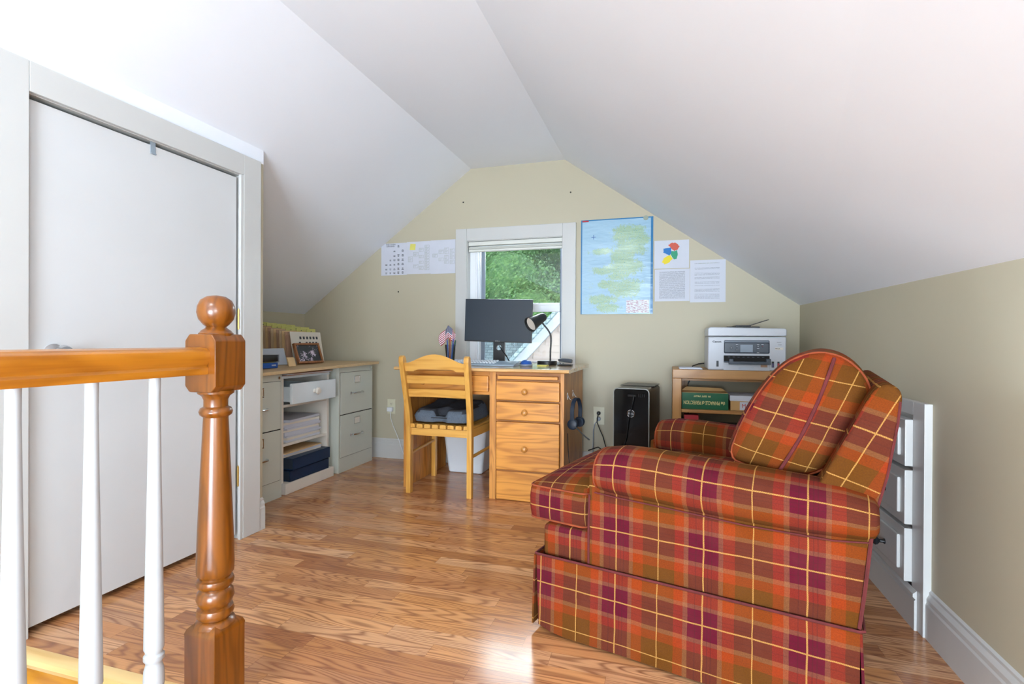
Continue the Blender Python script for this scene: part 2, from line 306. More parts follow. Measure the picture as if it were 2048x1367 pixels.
# ------------------------------------------------------------------ mesh helpers
class MB:
    def __init__(s): s.bm = bmesh.new()
    def _merge(s, t, mat=None):
        if mat is not None: bmesh.ops.transform(t, matrix=mat, verts=t.verts)
        me = bpy.data.meshes.new('tmp'); t.to_mesh(me); t.free(); s.bm.from_mesh(me); bpy.data.meshes.remove(me); return s
    def box(s, x0, y0, z0, x1, y1, z1, bev=0.0, mat=None, seg=2):
        t = bmesh.new(); r = bmesh.ops.create_cube(t, size=1)
        for v in t.verts: v.co = Vector((x0 + (v.co.x + .5) * (x1 - x0), y0 + (v.co.y + .5) * (y1 - y0), z0 + (v.co.z + .5) * (z1 - z0)))
        if bev: bmesh.ops.bevel(t, geom=t.edges[:] , offset=bev, segments=seg, profile=0.5, affect='EDGES', clamp_overlap=True)
        return s._merge(t, mat)
    def prism(s, poly, axis, a0, a1, bev=0.0, mat=None, seg=2):
        """poly: 2D points; axis 'X','Y','Z' is the extrusion axis; other two in order"""
        t = bmesh.new()
        def P(p, a): return {'X': (a, p[0], p[1]), 'Y': (p[0], a, p[1]), 'Z': (p[0], p[1], a)}[axis]
        A = [t.verts.new(P(p, a0)) for p in poly]; B = [t.verts.new(P(p, a1)) for p in poly]; n = len(poly)
        t.faces.new(A); t.faces.new(B[::-1])
        for i in range(n): t.faces.new((A[i], B[i], B[(i + 1) % n], A[(i + 1) % n]))
        bmesh.ops.recalc_face_normals(t, faces=t.faces)
        if bev: bmesh.ops.bevel(t, geom=t.edges[:], offset=bev, segments=seg, profile=0.5, affect='EDGES', clamp_overlap=True)
        return s._merge(t, mat)
    def lathe(s, prof, c=(0, 0, 0), seg=32, mat=None):
        t = bmesh.new(); rings = []
        for r, z in prof:
            if r <= 1e-6: rings.append([t.verts.new((c[0], c[1], c[2] + z))])
            else: rings.append([t.verts.new((c[0] + r * math.cos(2 * PI * k / seg), c[1] + r * math.sin(2 * PI * k / seg), c[2] + z)) for k in range(seg)])
        for a, b in zip(rings, rings[1:]):
            for k in range(seg):
                k2 = (k + 1) % seg
                if len(a) == 1 and len(b) == 1: continue
                if len(a) == 1: t.faces.new((a[0], b[k], b[k2]))
                elif len(b) == 1: t.faces.new((a[k], a[k2], b[0]))
                else: t.faces.new((a[k], a[k2], b[k2], b[k]))
        if len(rings[0]) > 1: t.faces.new(rings[0][::-1])
        if len(rings[-1]) > 1: t.faces.new(rings[-1])
        bmesh.ops.recalc_face_normals(t, faces=t.faces)
        return s._merge(t, mat)
    def cyl(s, p0, p1, r, seg=20, r1=None):
        p0, p1 = Vector(p0), Vector(p1); d = p1 - p0
        mt = Matrix.Translation(p0) @ d.to_track_quat('Z', 'Y').to_matrix().to_4x4()
        return s.lathe([(r, 0), (r if r1 is None else r1, d.length)], seg=seg, mat=mt)
    def tube(s, pts, r, seg=8, closed=False, rad=None):
        pts = [Vector(p) for p in pts]; t = bmesh.new(); n = len(pts); rings = []; up = Vector((0, 0, 1)); prev = None
        for i, p in enumerate(pts):
            a = pts[(i - 1) % n] if (i or closed) else p; b = pts[(i + 1) % n] if (i < n - 1 or closed) else p
            d = (b - a).normalized()
            if prev is None:
                x = d.cross(up) if abs(d.dot(up)) < .95 else d.cross(Vector((1, 0, 0)))
            else: x = prev - d * prev.dot(d)
            x.normalize(); prev = x; yv = d.cross(x); rr = rad[i] if rad else r
            rings.append([t.verts.new(p + (x * math.cos(2 * PI * k / seg) + yv * math.sin(2 * PI * k / seg)) * rr) for k in range(seg)])
        m = n if closed else n - 1
        for i in range(m):
            A, B = rings[i], rings[(i + 1) % n]
            for k in range(seg): t.faces.new((A[k], A[(k + 1) % seg], B[(k + 1) % seg], B[k]))
        if not closed: t.faces.new(rings[0][::-1]); t.faces.new(rings[-1])
        bmesh.ops.recalc_face_normals(t, faces=t.faces)
        return s._merge(t)
    def quad(s, *pts):
        s.bm.faces.new([s.bm.verts.new(p) for p in pts]); return s
    def sheet(s, x0, x1, z0, z1, y, curl=0.0, nx=8, nz=8, th=0.0008):
        """a thin sheet in the XZ plane with thickness; UV 0..1 on the face"""
        uvl = s.bm.loops.layers.uv.verify(); g = []
        for off in (0, th):
            g.append([[s.bm.verts.new((x0 + (x1 - x0) * i / nx, y + off - curl * (abs(2 * i / nx - 1) ** 2 * (1 - j / nz) ** 2), z0 + (z1 - z0) * j / nz)) for i in range(nx + 1)] for j in range(nz + 1)])
        F, Bk = g
        for j in range(nz):
            for i in range(nx):
                f = s.bm.faces.new((F[j][i], F[j][i + 1], F[j + 1][i + 1], F[j + 1][i]))
                for l, (a, b) in zip(f.loops, ((i, j), (i + 1, j), (i + 1, j + 1), (i, j + 1))): l[uvl].uv = (a / nx, b / nz)
                s.bm.faces.new((Bk[j][i], Bk[j + 1][i], Bk[j + 1][i + 1], Bk[j][i + 1]))
        for i in range(nx):
            s.bm.faces.new((F[0][i + 1], F[0][i], Bk[0][i], Bk[0][i + 1])); s.bm.faces.new((F[nz][i], F[nz][i + 1], Bk[nz][i + 1], Bk[nz][i]))
        for j in range(nz):
            s.bm.faces.new((F[j][0], F[j + 1][0], Bk[j + 1][0], Bk[j][0])); s.bm.faces.new((F[j + 1][nx], F[j][nx], Bk[j][nx], Bk[j + 1][nx]))
        return s
    def build(s, name, mat, parent=None, smooth=True, boxuv=None, uvfn=None, angle=40):
        me = bpy.data.meshes.new(name)
        if boxuv is not None or uvfn is not None:
            uvl = s.bm.loops.layers.uv.verify(); ox, oz = boxuv or (0, 0)
            s.bm.normal_update()
            for f in s.bm.faces:
                n = f.normal
                for l in f.loops:
                    c = l.vert.co
                    if uvfn: l[uvl].uv = uvfn(c, n)
                    elif abs(n.z) > max(abs(n.x), abs(n.y)) * 1.3: l[uvl].uv = (c.x + ox, c.y + oz)
                    elif abs(n.y) >= abs(n.x): l[uvl].uv = (c.x + ox, c.z + oz)
                    else: l[uvl].uv = (c.y + ox, c.z + oz)
        s.bm.to_mesh(me); s.bm.free()
        for m in (mat if isinstance(mat, (list, tuple)) else [mat]): me.materials.append(m)
        if smooth:
            for p in me.polygons: p.use_smooth = True
            me.set_sharp_from_angle(angle=math.radians(angle))
        o = bpy.data.objects.new(name, me); COL.objects.link(o)
        if smooth:
            wn = o.modifiers.new('weighted_normals', 'WEIGHTED_NORMAL'); wn.keep_sharp = True; wn.weight = 80
        if parent: o.parent = parent
        return o
def tag(o, label=None, cat=None, group=None, kind=None):
    if label: o['label'] = label
    if cat: o['category'] = cat
    if group: o['group'] = group
    if kind: o['kind'] = kind
    return o
def thing(name, label, cat, loc=(0, 0, 0), rz=0, group=None):
    o = bpy.data.objects.new(name, None); COL.objects.link(o); o.empty_display_size = 0.05
    o.location = loc; o.rotation_euler = (0, 0, rz); return tag(o, label, cat, group)
ORD = ['first', 'second', 'third', 'fourth', 'fifth', 'sixth', 'seventh', 'eighth', 'ninth', 'tenth', 'eleventh', 'twelfth', 'thirteenth', 'fourteenth']
def adopt(o, parent):
    '''make o, modelled in room coordinates, a part of parent'''
    o.parent = parent; o.matrix_parent_inverse = Matrix.LocRotScale(parent.location, parent.rotation_euler, parent.scale).inverted()
    return o
def struct(mb, name, mat, **k): return tag(mb.build(name, mat, **k), kind='structure')
def text(name, body, size, loc, rot, mat, parent, ext=0.0004, align='CENTER', sx=1.0, spacing=1.0, bold=0.0):
    cu = bpy.data.curves.new('txt', 'FONT'); cu.body = body; cu.size = size; cu.extrude = ext; cu.align_x = align; cu.align_y = 'CENTER'; cu.space_line = 0.9; cu.space_character = spacing; cu.resolution_u = 3; cu.offset = bold
    o = bpy.data.objects.new('txt', cu); COL.objects.link(o); bpy.context.view_layer.update()
    me = bpy.data.meshes.new_from_object(o.evaluated_get(bpy.context.evaluated_depsgraph_get())); me.name = name
    bpy.data.objects.remove(o); me.materials.clear(); me.materials.append(mat)
    p = bpy.data.objects.new(name, me); COL.objects.link(p); p.parent = parent; p.location = loc; p.rotation_euler = rot; p.scale = (sx, 1, 1)
    return p
FRONT = (PI / 2, 0, 0)       # text facing -Y

# ================================================================== the room
YB = 3.645; YR = -4.5; XR = 0.80; XD = -1.90; XK = -2.88
def cz(x):  # left slope height
    return 1.135 + (x - XK) * (2.208 - 1.135) / (-1.41 - XK)
# floor with stair opening
mb = MB()
def slab(x0, y0, x1, y1): mb.box(x0, y0, -0.12, x1, y1, 0.0)
slab(XK - .1, 1.085, XR + .1, YB + .1); slab(-1.07, YR - .1, XR + .1, 1.085); slab(XK - .1, YR - .1, -1.07, -1.9)
struct(mb, 'floor', M['floor'], smooth=False)
mb = MB()   # nosing and steps down
mb.prism([(1.085, 0.0), (1.06, 0.002), (1.045, -0.004), (1.04, -0.016), (1.045, -0.03), (1.085, -0.034)], 'X', XD, -1.07)
struct(mb, 'trim_1', M['nosing'])
mb = MB()
mb.box(XD, 1.062, -0.21, -1.07, 1.085, -0.03)
mb.box(XD, 0.80, -0.24, -1.07, 1.085, -0.205, 0.006)
for i in range(1, 9): mb.box(XD, 0.80 - .26 * i, -0.24 - .2 * i, -1.07, 1.07 - .26 * i, -0.205 - .2 * i, 0.006); mb.box(XD, 1.062 - .26 * i - .01, -0.21 - .2 * i, -1.07, 1.075 - .26 * i, -0.03 - .2 * i)
struct(mb, 'staircase', M['riser'])
mb = MB(); mb.box(-1.07, -1.9, -2.2, -1.05, 1.085, -0.12); mb.box(XD - .05, -1.92, -2.2, -1.05, -1.9, -0.12); mb.box(XD - .06, -1.92, -2.2, XD, 1.085, -0.12); mb.box(XD - .06, -1.92, -2.24, -.965, 1.085, -2.2)
struct(mb, 'wall_stairwell', M['wall_white'], smooth=False)

# back wall with window opening
WX0, WX1, WZ0, WZ1 = -1.436, -0.71, 0.70, 1.667
prof = [(XK - .05, -.1), (XR + .1, -.1), (XR + .1, 1.2), (-0.68, 2.26), (-1.43, 2.26), (XK - .05, 1.15)]
mb = MB()
t = bmesh.new()
def wallpart(poly): mb.prism(poly, 'Y', YB, YB + .14)
wallpart([(XK - .05, -.1), (WX0, -.1), (WX0, 2.26), (-1.43, 2.26), (XK - .05, 1.2)])
wallpart([(WX1, -.1), (XR + .1, -.1), (XR + .1, 1.2), (-0.68, 2.26), (WX1, 2.26)])
mb.box(WX0, YB, -.1, WX1, YB + .14, WZ0); mb.box(WX0, YB, WZ1, WX1, YB + .14, 2.26)
struct(mb, 'wall_back', M['wall'], smooth=False)
t.free()
# right knee wall, left recess wall, door wall, rear wall
mb = MB(); mb.box(XR, YR - .1, -.1, XR + .1, YB + .1, 1.3); struct(mb, 'wall_right', M['wall'], smooth=False)
mb = MB(); mb.box(XK - .1, 2.0, -.1, XK, YB + .1, 1.25); struct(mb, 'wall_recess', M['wall'], smooth=False)
DY0, DY1, DZ1 = 1.111, 1.958, 1.687
mb = MB()
mb.box(XD - .1, YR, -.15, XD, DY0, 1.79); mb.box(XD - .1, DY1, -.1, XD, 2.098, 1.79); mb.box(XD - .1, DY0, DZ1, XD, DY1, 1.79)
mb.box(XK - .1, 2.0, -.1, XD - .1, 2.098, 1.9)
struct(mb, 'wall_left', M['wall'], smooth=False)
# rear wall with a gable window
mb = MB()
mb.box(XK - .1, YR - .12, -.1, -1.25, YR, 2.4); mb.box(0.15, YR - .12, -.1, XR + .1, YR, 2.4); mb.box(-1.25, YR - .12, -.1, .15, YR, .85); mb.box(-1.25, YR - .12, 2.05, .15, YR, 2.4)
struct(mb, 'wall_rear', M['wall'], smooth=False)
mb = MB()
for a in ((-1.33, YR - .02, .78, -1.23, YR + .02, 2.12), (.13, YR - .02, .78, .23, YR + .02, 2.12), (-1.23, YR - .02, 2.03, .13, YR + .02, 2.12), (-1.36, YR - .03, .76, .26, YR + .06, .85), (-.57, YR - .06, .85, -.53, YR - .02, 2.05)): mb.box(*a, .004)
struct(mb, 'window_2', M['trim'])
# ceiling
mb = MB()
def cpan(a, b, ea=0.0, eb=0.0):
    for_ = []
    th = 0.12
    y0, y1 = YR - .12, YB + .02
    A0 = (a[0], y0, a[1] + ea * (y0 - YB)); A1 = (a[0], y1, a[1]); B0 = (b[0], y0, b[1] + eb * (y0 - YB)); B1 = (b[0], y1, b[1])
    up = Vector((0, 0, th)); vs = [mb.bm.verts.new(p) for p in (A0, A1, B1, B0)] + [mb.bm.verts.new(Vector(p) + up) for p in (A0, A1, B1, B0)]
    for q in ((0, 1, 2, 3), (7, 6, 5, 4), (0, 4, 5, 1), (1, 5, 6, 2), (2, 6, 7, 3), (3, 7, 4, 0)): mb.bm.faces.new([vs[i] for i in q])
cpan((XK - .1, cz(XK - .1)), (-1.41, 2.208)); cpan((-1.41, 2.208), (-0.70, 2.210)); cpan((-0.70, 2.210), (XR, 1.157), 0.0, 0.0135)
cpan((XR, 1.157), (XR + .1, 1.09), 0.0135, 0.0135)
mb.box(XD - .1, YR, 1.7825, XD + .0008, 2.098, cz(XD) + .03)
struct(mb, 'ceiling', M['ceiling'], smooth=False)

lf = thing('added_ceiling_light', 'round flush white ceiling light added out of view for fill, above the stair end of the room', 'ceiling light', (-.75, -.5, 2.205))  # unseen fixture added to house the extra room light
mb = MB(); mb.lathe([(0, 0), (.19, 0), (.19, -.02), (.185, -.03), (.175, -.03), (.175, -.02), (0, -.02)], seg=40); mb.build('lamp_base', M['trim'], lf)
_lm = NT('lit_opal_glass'); _lm.b.inputs['Emission Color'].default_value = (.9, .95, 1, 1); _lm.b.inputs['Emission Strength'].default_value = 3; _lm.col((.9, .9, .9, 1))
mb = MB(); mb.lathe([(0, -.045), (.10, -.042), (.16, -.032), (.174, -.022), (0, -.021)], seg=40); mb.build('diffuser', _lm.m, lf)
# baseboards (profile in depth-height), run along an axis
BP = [(0, 0), (.016, 0), (.016, .105), (.013, .112), (.013, .125), (.006, .138), (.006, .146), (0, .152)]
def base(name, axis, wall, sgn, a0, a1):
    mb = MB()
    if axis == 'X': mb.prism([(wall + sgn * d, h) for d, h in BP], 'X', a0, a1)
    else: mb.prism([(wall + sgn * d, h) for d, h in BP], 'Y', a0, a1)
    struct(mb, name, M['trim'], angle=20)
base('baseboard_back', 'X', YB, -1, XK, XR - .03)
base('baseboard_right', 'Y', XR, -1, YR, 1.935)
base('baseboard_left', 'Y', XD, 1, 2.062, 2.10)
base('baseboard_recess', 'Y', XK, 1, 2.1, YB)

# door casing, door
mb = MB(); cx0, cx1 = XD - .001, XD + .019
mb.box(cx0, .985, 0, cx1, DY0, 1.782, .003); mb.box(cx0, DY1, 0, cx1, 2.064, 1.782, .003); mb.box(cx0, DY0, DZ1, cx1, DY1, 1.782, .003)
mb.box(XD - .1, DY0 - .002, 0, XD + .002, DY0 + .002, DZ1); mb.box(XD - .1, DY1 - .002, 0, XD + .002, DY1 + .002, DZ1); mb.box(XD - .1, DY0, DZ1 - .002, XD + .002, DY1, DZ1 + .003)
mb.box(XD + .002, DY1 - .016, .0, XD + .017, DY1, DZ1, .002)
mb.box(XD - .1, DY0, 0, XD - .055, DY1, .004)
struct(mb, 'trim_2', M['trim'])
mb = MB(); mb.box(XD - .045, DY0 + .004, .022, XD - .005, DY1 - .019, DZ1 - .014, .003)
door = struct(mb, 'door_1', M['door'])
for z in (1.02, .295):
    mb = MB(); mb.cyl((XD + .004, DY1 - .0145, z - .045), (XD + .004, DY1 - .0145, z + .045), .0065, 12)
    for k in (-.022, .022): mb.cyl((XD + .004, DY1 - .0145, z + k - .001), (XD + .004, DY1 - .0145, z + k + .001), .0073, 12)
    mb.cyl((XD + .004, DY1 - .0145, z - .049), (XD + .004, DY1 - .0145, z + .049), .004, 10)
    mb.box(XD - .006, DY1 - .013, z - .044, XD + .0035, DY1 - .003, z + .044)
    mb.build('hinge', M['brass'], door)
mb = MB(); mt = Matrix.Translation((XD - .005, 1.19, .880)) @ Matrix.Rotation(PI / 2, 4, 'Y')
mb.lathe([(0, 0), (.028, 0), (.030, .004), (.012, .010), (.011, .03), (.022, .038), (.027, .052), (.022, .064), (0, .068)], seg=24, mat=mt)
mb.build('knob', M['chrome'], door)
mb = MB(); mb.box(XD - .0049, 1.519, 1.638, XD - .0025, 1.54, 1.688, .0008); mb.box(XD - .030, 1.519, 1.6735, XD - .0035, 1.54, 1.676)
mb.box(XD - .0035, 1.519, 1.638, XD + .002, 1.54, 1.642)
tag(mb.build('over_door_hook', M['clip_metal']), 'small grey metal hook hanging over the top edge of the white door', 'hook')
mb = MB(); mb.box(XD - .13, DY0 - .05, 0, XD - .1, DY1 + .05, DZ1 + .1); struct(mb, 'wall_closet', M['dark'], smooth=False)

# front window
mb = MB(); yc = YB - .018
mb.box(-1.525, yc, .60, WX0, YB + .001, 1.759, .003); mb.box(WX1, yc, .60, -.615, YB + .001, 1.759, .003); mb.box(WX0, yc, WZ1, WX1, YB + .001, 1.759, .003)
mb.box(-1.525, yc, .58, -.615, YB + .001, .70, .003); mb.box(-1.50, yc - .012, .700, -.64, YB + .06, .722, .004)
for x in (WX0, WX1 - .004): mb.box(x, YB - .01, WZ0, x + .004, YB + .15, WZ1)
mb.box(WX0, YB - .01, WZ1 - .004, WX1, YB + .15, WZ1)
win = struct(mb, 'window_1', M['trim'])
mb = MB()   # vinyl frame
yf = YB + .045
mb.box(WX0 + .004, yf, .722, WX0 + .05, YB + .14, WZ1 - .004, .003); mb.box(WX1 - .018, yf, .722, WX1 - .004, YB + .14, WZ1 - .004, .002)
mb.box(WX0 + .05, yf, .722, WX0 + .062, YB + .10, WZ1 - .004, .002); mb.box(WX0 + .068, yf + .012, .722, WX0 + .078, YB + .10, WZ1 - .004, .002)
mb.box(WX0 + .05, yf, .722, WX1 - .018, YB + .14, .742, .002); mb.box(WX0 + .05, yf, 1.625, WX1 - .018, YB + .14, WZ1 - .004, .002)
mb.build('window_frame', M['vinyl'], win)
mb = MB()   # grey screen channels
mb.box(WX0 + .083, yf + .03, .742, WX0 + .113, yf + .045, 1.60, .002); mb.box(WX1 - .034, yf + .03, .742, WX1 - .019, yf + .045, 1.605, .002)
mb.build('screen_channel', M['grey_vinyl'], win)
mb = MB()
mb.box(WX0 + .078, yf + .008, 1.137, WX1 - .03, yf + .05, 1.198, .003); mb.box(WX0 + .078, yf + .002, 1.183, WX1 - .03, yf + .02, 1.200, .002)
mb.box(WX0 + .078, yf + .008, .742, WX1 - .03, yf + .03, .775, .003)
mb.build('sash_rail', M['vinyl'], win)
mb = MB(); mb.box(WX0 + .08, yf + .055, .76, WX1 - .02, yf + .058, 1.63); mb.build('pane', M['glass'], win)
mb = MB(); mb.box(WX0 + .006, YB + .002, 1.632, WX1 - .006, YB + .04, 1.662, .004)
bl = tag(mb.build('roller_blind', M['lid_cream']), 'raised cream cellular blind at the top of the window', 'blind')
mb = MB()
for i in range(3): mb.box(WX0 + .008, YB + .006, 1.618 - i * .006, WX1 - .008, YB + .036, 1.623 - i * .006, .002)
mb.build('pleats', M['lid_cream'], bl)
mb = MB(); mb.box(WX0 + .008, YB + .004, 1.588, WX1 - .008, YB + .038, 1.604, .004); mb.box(-1.12, YB + .001, 1.588, -1.03, YB + .006, 1.592, .001)
mb.build('bottom_rail', M['lid_cream'], bl)

# built-in drawers in the right knee wall
bi = thing('built_in_drawers', 'white built-in drawer unit set in the right knee wall behind the armchair', 'drawers', (XR, 2.4, 0))
def L(*a): return a
mb = MB(); xf = -.022   # frame face, local X
mb.box(xf, -.465, 0, 0.001, -.385, .735, .002); mb.box(xf, .62, 0, 0.001, .70, .735, .002); mb.box(xf, -.385, .69, 0.001, .62, .735, .002)
mb.box(xf + .012, -.385, .10, 0.001, .62, .69)
mb.build('frame', M['trim'], bi)
mb = MB(); mb.prism([(-.0225, 0), (-.030, 0), (-.030, .095), (-.026, .10), (-.034, .108), (-.034, .118), (-.0225, .128)], 'Y', -.425, .66); mb.build('plinth', M['trim'], bi, angle=20)
for z0, z1 in ((.52, .675), (.328, .508), (.14, .316)):
    mb = MB(); mb.box(xf - .022, -.385, z0, xf + .012, .62, z1, .004); mb.box(xf - .032, -.355, z0 + .03, xf - .02, .59, z1 - .03, .006)
    d = mb.build('drawer', M['trim'], bi)
    mb = MB(); mt = Matrix.Translation((xf - .032, -.254, (z0 + z1) / 2 - .005)) @ Matrix.Rotation(-PI / 2, 4, 'Y')
    mb.lathe([(0, 0), (.010, 0), (.006, .006), (.006, .016), (.014, .024), (.015, .030), (.010, .036), (0, .037)], seg=16, mat=mt); mb.build('knob', M['black'], d)

# ================================================================== railing
XN = -1.022
nw = thing('newel_post', 'turned honey-brown wooden newel post with a round ball top', 'post', (XN, .98, 0))
rzm = Matrix.Rotation(math.radians(0), 4, 'Z')
hw = .0445
mb = MB(); mb.box(-hw, -hw, 0, hw, hw, .245, .002); mb.lathe([(hw * 1.4142, 0), (hw * 1.41, .004), (hw * 1.30, .013), (hw * 1.05, .020), (hw * .9, .024)], (0, 0, 0), 4, Matrix.Translation((0, 0, .243)) @ Matrix.Rotation(PI / 4, 4, 'Z'))
t_ = bmesh.new(); t_.free()
mb.prism([(-hw, .82), (-hw + .0, .925), (-hw + .012, .94), (hw - .012, .94), (hw, .925), (hw, .82), (hw - .012, .806), (-hw + .012, .806)], 'Y', -hw, hw, .003)
mb.lathe([(.0445, .258), (.041, .266), (.031, .271), (.038, .278), (.0405, .286), (.038, .296), (.031, .300), (.0365, .308), (.0405, .320), (.038, .334), (.031, .341), (.031, .343), (.0385, .350), (.0402, .357), (.0385, .364), (.033, .367), (.033, .370),
          (.0395, .378), (.0405, .40), (.038, .48), (.033, .60), (.0285, .70), (.0265, .745), (.034, .751), (.036, .758), (.033, .766), (.026, .770), (.026, .786), (.030, .795), (.0385, .801), (.0395, .808)], seg=40)
mb.lathe([(.036, .936), (.037, .942), (.033, .946), (.031, .949), (.026, .952), (.021, .957), (.027, .962), (.037, .975), (.0410, .991), (.0395, 1.006), (.033, 1.020), (.020, 1.029), (0, 1.032)], seg=40)
mb.build('post_body', M['oak_z'], nw)
hr = thing('handrail', 'golden oak handrail running towards the viewer from the newel post', 'railing', (XN, 0, 0))
mb = MB()
P = [(-.022, .848), (.022, .848), (.024, .853), (.024, .862), (.020, .868), (.026, .876), (.0305, .888), (.029, .900), (.020, .907), (0, .910), (-.020, .907), (-.029, .900), (-.0305, .888), (-.026, .876), (-.020, .868), (-.024, .862), (-.024, .853)]
mb.prism(P, 'Y', -1.6, .936); mb.build('rail', M['oak_y'], hr, angle=30)
M['baluster_white'] = plain('baluster_paint', '#aeb0b2', 0.4, var=.02)
def bal_lathe():
    mb = MB(); mb.lathe([(.011, .856), (.0105, .80), (.0125, .65), (.0160, .45), (.0180, .33), (.0185, .285), (.0155, .278), (.0155, .274), (.0190, .270), (.0190, .262), (.0150, .257), (.0148, .252), (.0182, .240), (.0195, .215), (.0175, .195), (.0140, .185), (.0160, .178), (.018, .172)], seg=28)
    mb.box(-.019, -.019, 0, .019, .019, .174, .003); return mb
src = None
for i, y in enumerate([.826, .702, .581, .46, .34, .22, .10, -.02, -.14, -.26, -.38, -.5, -.62, -.74]):
    lab = ['white turned baluster nearest the newel post', 'white turned baluster, second from the newel post', 'white turned baluster at the left edge of the photo'][i] if i < 3 else 'white turned baluster, %s from the newel post, under the handrail behind the viewer' % ORD[i]
    if src is None:
        b = thing('baluster', lab, 'baluster', (XN, y, 0), 0, 'white balusters under the handrail'); src = (b, bal_lathe().build('spindle', M['baluster_white'], b))
    else:
        b = src[0].copy(); COL.objects.link(b); b.location = (XN, y, 0); b['label'] = lab
        c = src[1].copy(); COL.objects.link(c); c.parent = b

# ================================================================== armchair
AA = math.radians(-14.4)
ac = thing('armchair', 'plaid wool armchair in orange, red and purple with skirt and loose back cushion', 'armchair', (-0.384, 1.623, 0), AA)
def ring_loft(name, rings, uvf, mat, parent, cap0=True, cap1=True, sub=0):
    """rings: list of closed loops with equal point counts; uvf(i, j) gives UV with j running to n (seam duplicated)"""
    bm = bmesh.new(); uvl = bm.loops.layers.uv.verify(); n = len(rings[0]); R = [[bm.verts.new(p) for p in r] for r in rings]
    for i in range(len(R) - 1):
        for j in range(n):
            f = bm.faces.new((R[i][j], R[i][(j + 1) % n], R[i + 1][(j + 1) % n], R[i + 1][j]))
            for l, (a, b) in zip(f.loops, ((i, j), (i, j + 1), (i + 1, j + 1), (i + 1, j))): l[uvl].uv = uvf(a, b)
    for c, i in ((cap0, 0), (cap1, len(R) - 1)):
        if c:
            f = bm.faces.new(R[i] if i else R[i][::-1])
            for l in f.loops: l[uvl].uv = (l.vert.co.y + .2, l.vert.co.z)
    bmesh.ops.recalc_face_normals(bm, faces=bm.faces)
    me = bpy.data.meshes.new(name); bm.to_mesh(me); bm.free(); me.materials.append(mat)
    for p in me.polygons: p.use_smooth = True
    me.set_sharp_from_angle(angle=math.radians(50))
    o = bpy.data.objects.new(name, me); COL.objects.link(o); o.parent = parent
    return o
def superloop(cx, cz_, rx, rz, n=36, e=2.5):
    out = []
    for k in range(n):
        a = 2 * PI * k / n; c, s = math.cos(a), math.sin(a)
        out.append((cx + rx * abs(c) ** (2 / e) * (1 if c >= 0 else -1), cz_ + rz * abs(s) ** (2 / e) * (1 if s >= 0 else -1)))
    return out
U0 = -.004      # plaid phase along the chair: purple stripe with yellow line at x = .004
for side, yc_, in ((0, .070), (1, .735)):
    rings = []; xs = []
    for x, top, bot, k in ((.176, .560, .500, .45), (.178, .575, .488, .75), (.186, .588, .476, .93), (.200, .597, .468, 1.0), (.26, .607, .460, 1.0), (.36, .606, .455, 1.0), (.5, .596, .447, 1.0), (.62, .590, .443, 1.0), (.74, .582, .443, 1.0), (.82, .576, .447, 1.0), (.865, .566, .451, .98), (.882, .558, .458, .90), (.890, .545, .470, .72)):
        lp = superloop(yc_, (top + bot) / 2, .100 * k, (top - bot) / 2, 36, 2.3)
        rings.append([(x, p[0], p[1]) for p in lp]); xs.append(x)
    per = [0]
    for j in range(36):
        a, b = rings[4][j], rings[4][(j + 1) % 36]; per.append(per[-1] + math.dist(a, b))
    sgn = 1 if side == 0 else -1
    # t = 0 on the outer side; phase chosen so that the purple row with its yellow line crosses the upper outside
    arm = ring_loft('arm', rings, lambda i, j: (xs[i] + U0 - .245 * 0, per[j] - per[18] + .035 if side == 0 else -(per[j]) + .12), M['plaid'], ac)
    # welt around the arm front
    mb = MB(); mb.tube([(.189, p[0], p[1]) for p in superloop(yc_, .532, .0955, .0595, 30, 2.3)], .0025, 6, closed=True); mb.build('welt', M['welt2'], arm)
mb = MB(); mb.tube([(.185, -.004, .472), (.26, -.001, .466), (.40, -.001, .460), (.60, -.001, .450), (.80, -.001, .450), (.872, .002, .458)], .0022, 6); mb.build('seam', M['welt'], ac)  # arm seam; its dark tube also stands in for shade in the recess
# side panels under the arms
def sidepanel(y0, y1):
    mb = MB(); mb.prism([(.163, .245), (.850, .245), (.858, .33), (.874, .50), (.163, .52)], 'Y', y0, y1, .006)
    return mb.build('side_panel', M['plaid'], ac, boxuv=(U0, -.363 + .2465))
sp_ = sidepanel(.004, .145); sidepanel(.66, .796)
mb = MB(); mb.tube([(.1635, .0045, .25), (.1635, .0035, .36), (.166, .003, .46)], .0035, 6); mb.build('welt', M['welt'], sp_)
mb = MB(); mb.tube([(.852, .004, .25), (.862, .003, .34), (.874, .003, .47)], .0045, 6); mb.build('welt', M['welt'], sp_)
# front rail
mb = MB(); mb.box(.000, .018, .235, .70, .782, .338, .014, seg=3); mb.build('front_rail', M['plaid'], ac, boxuv=(-.094, -.112))
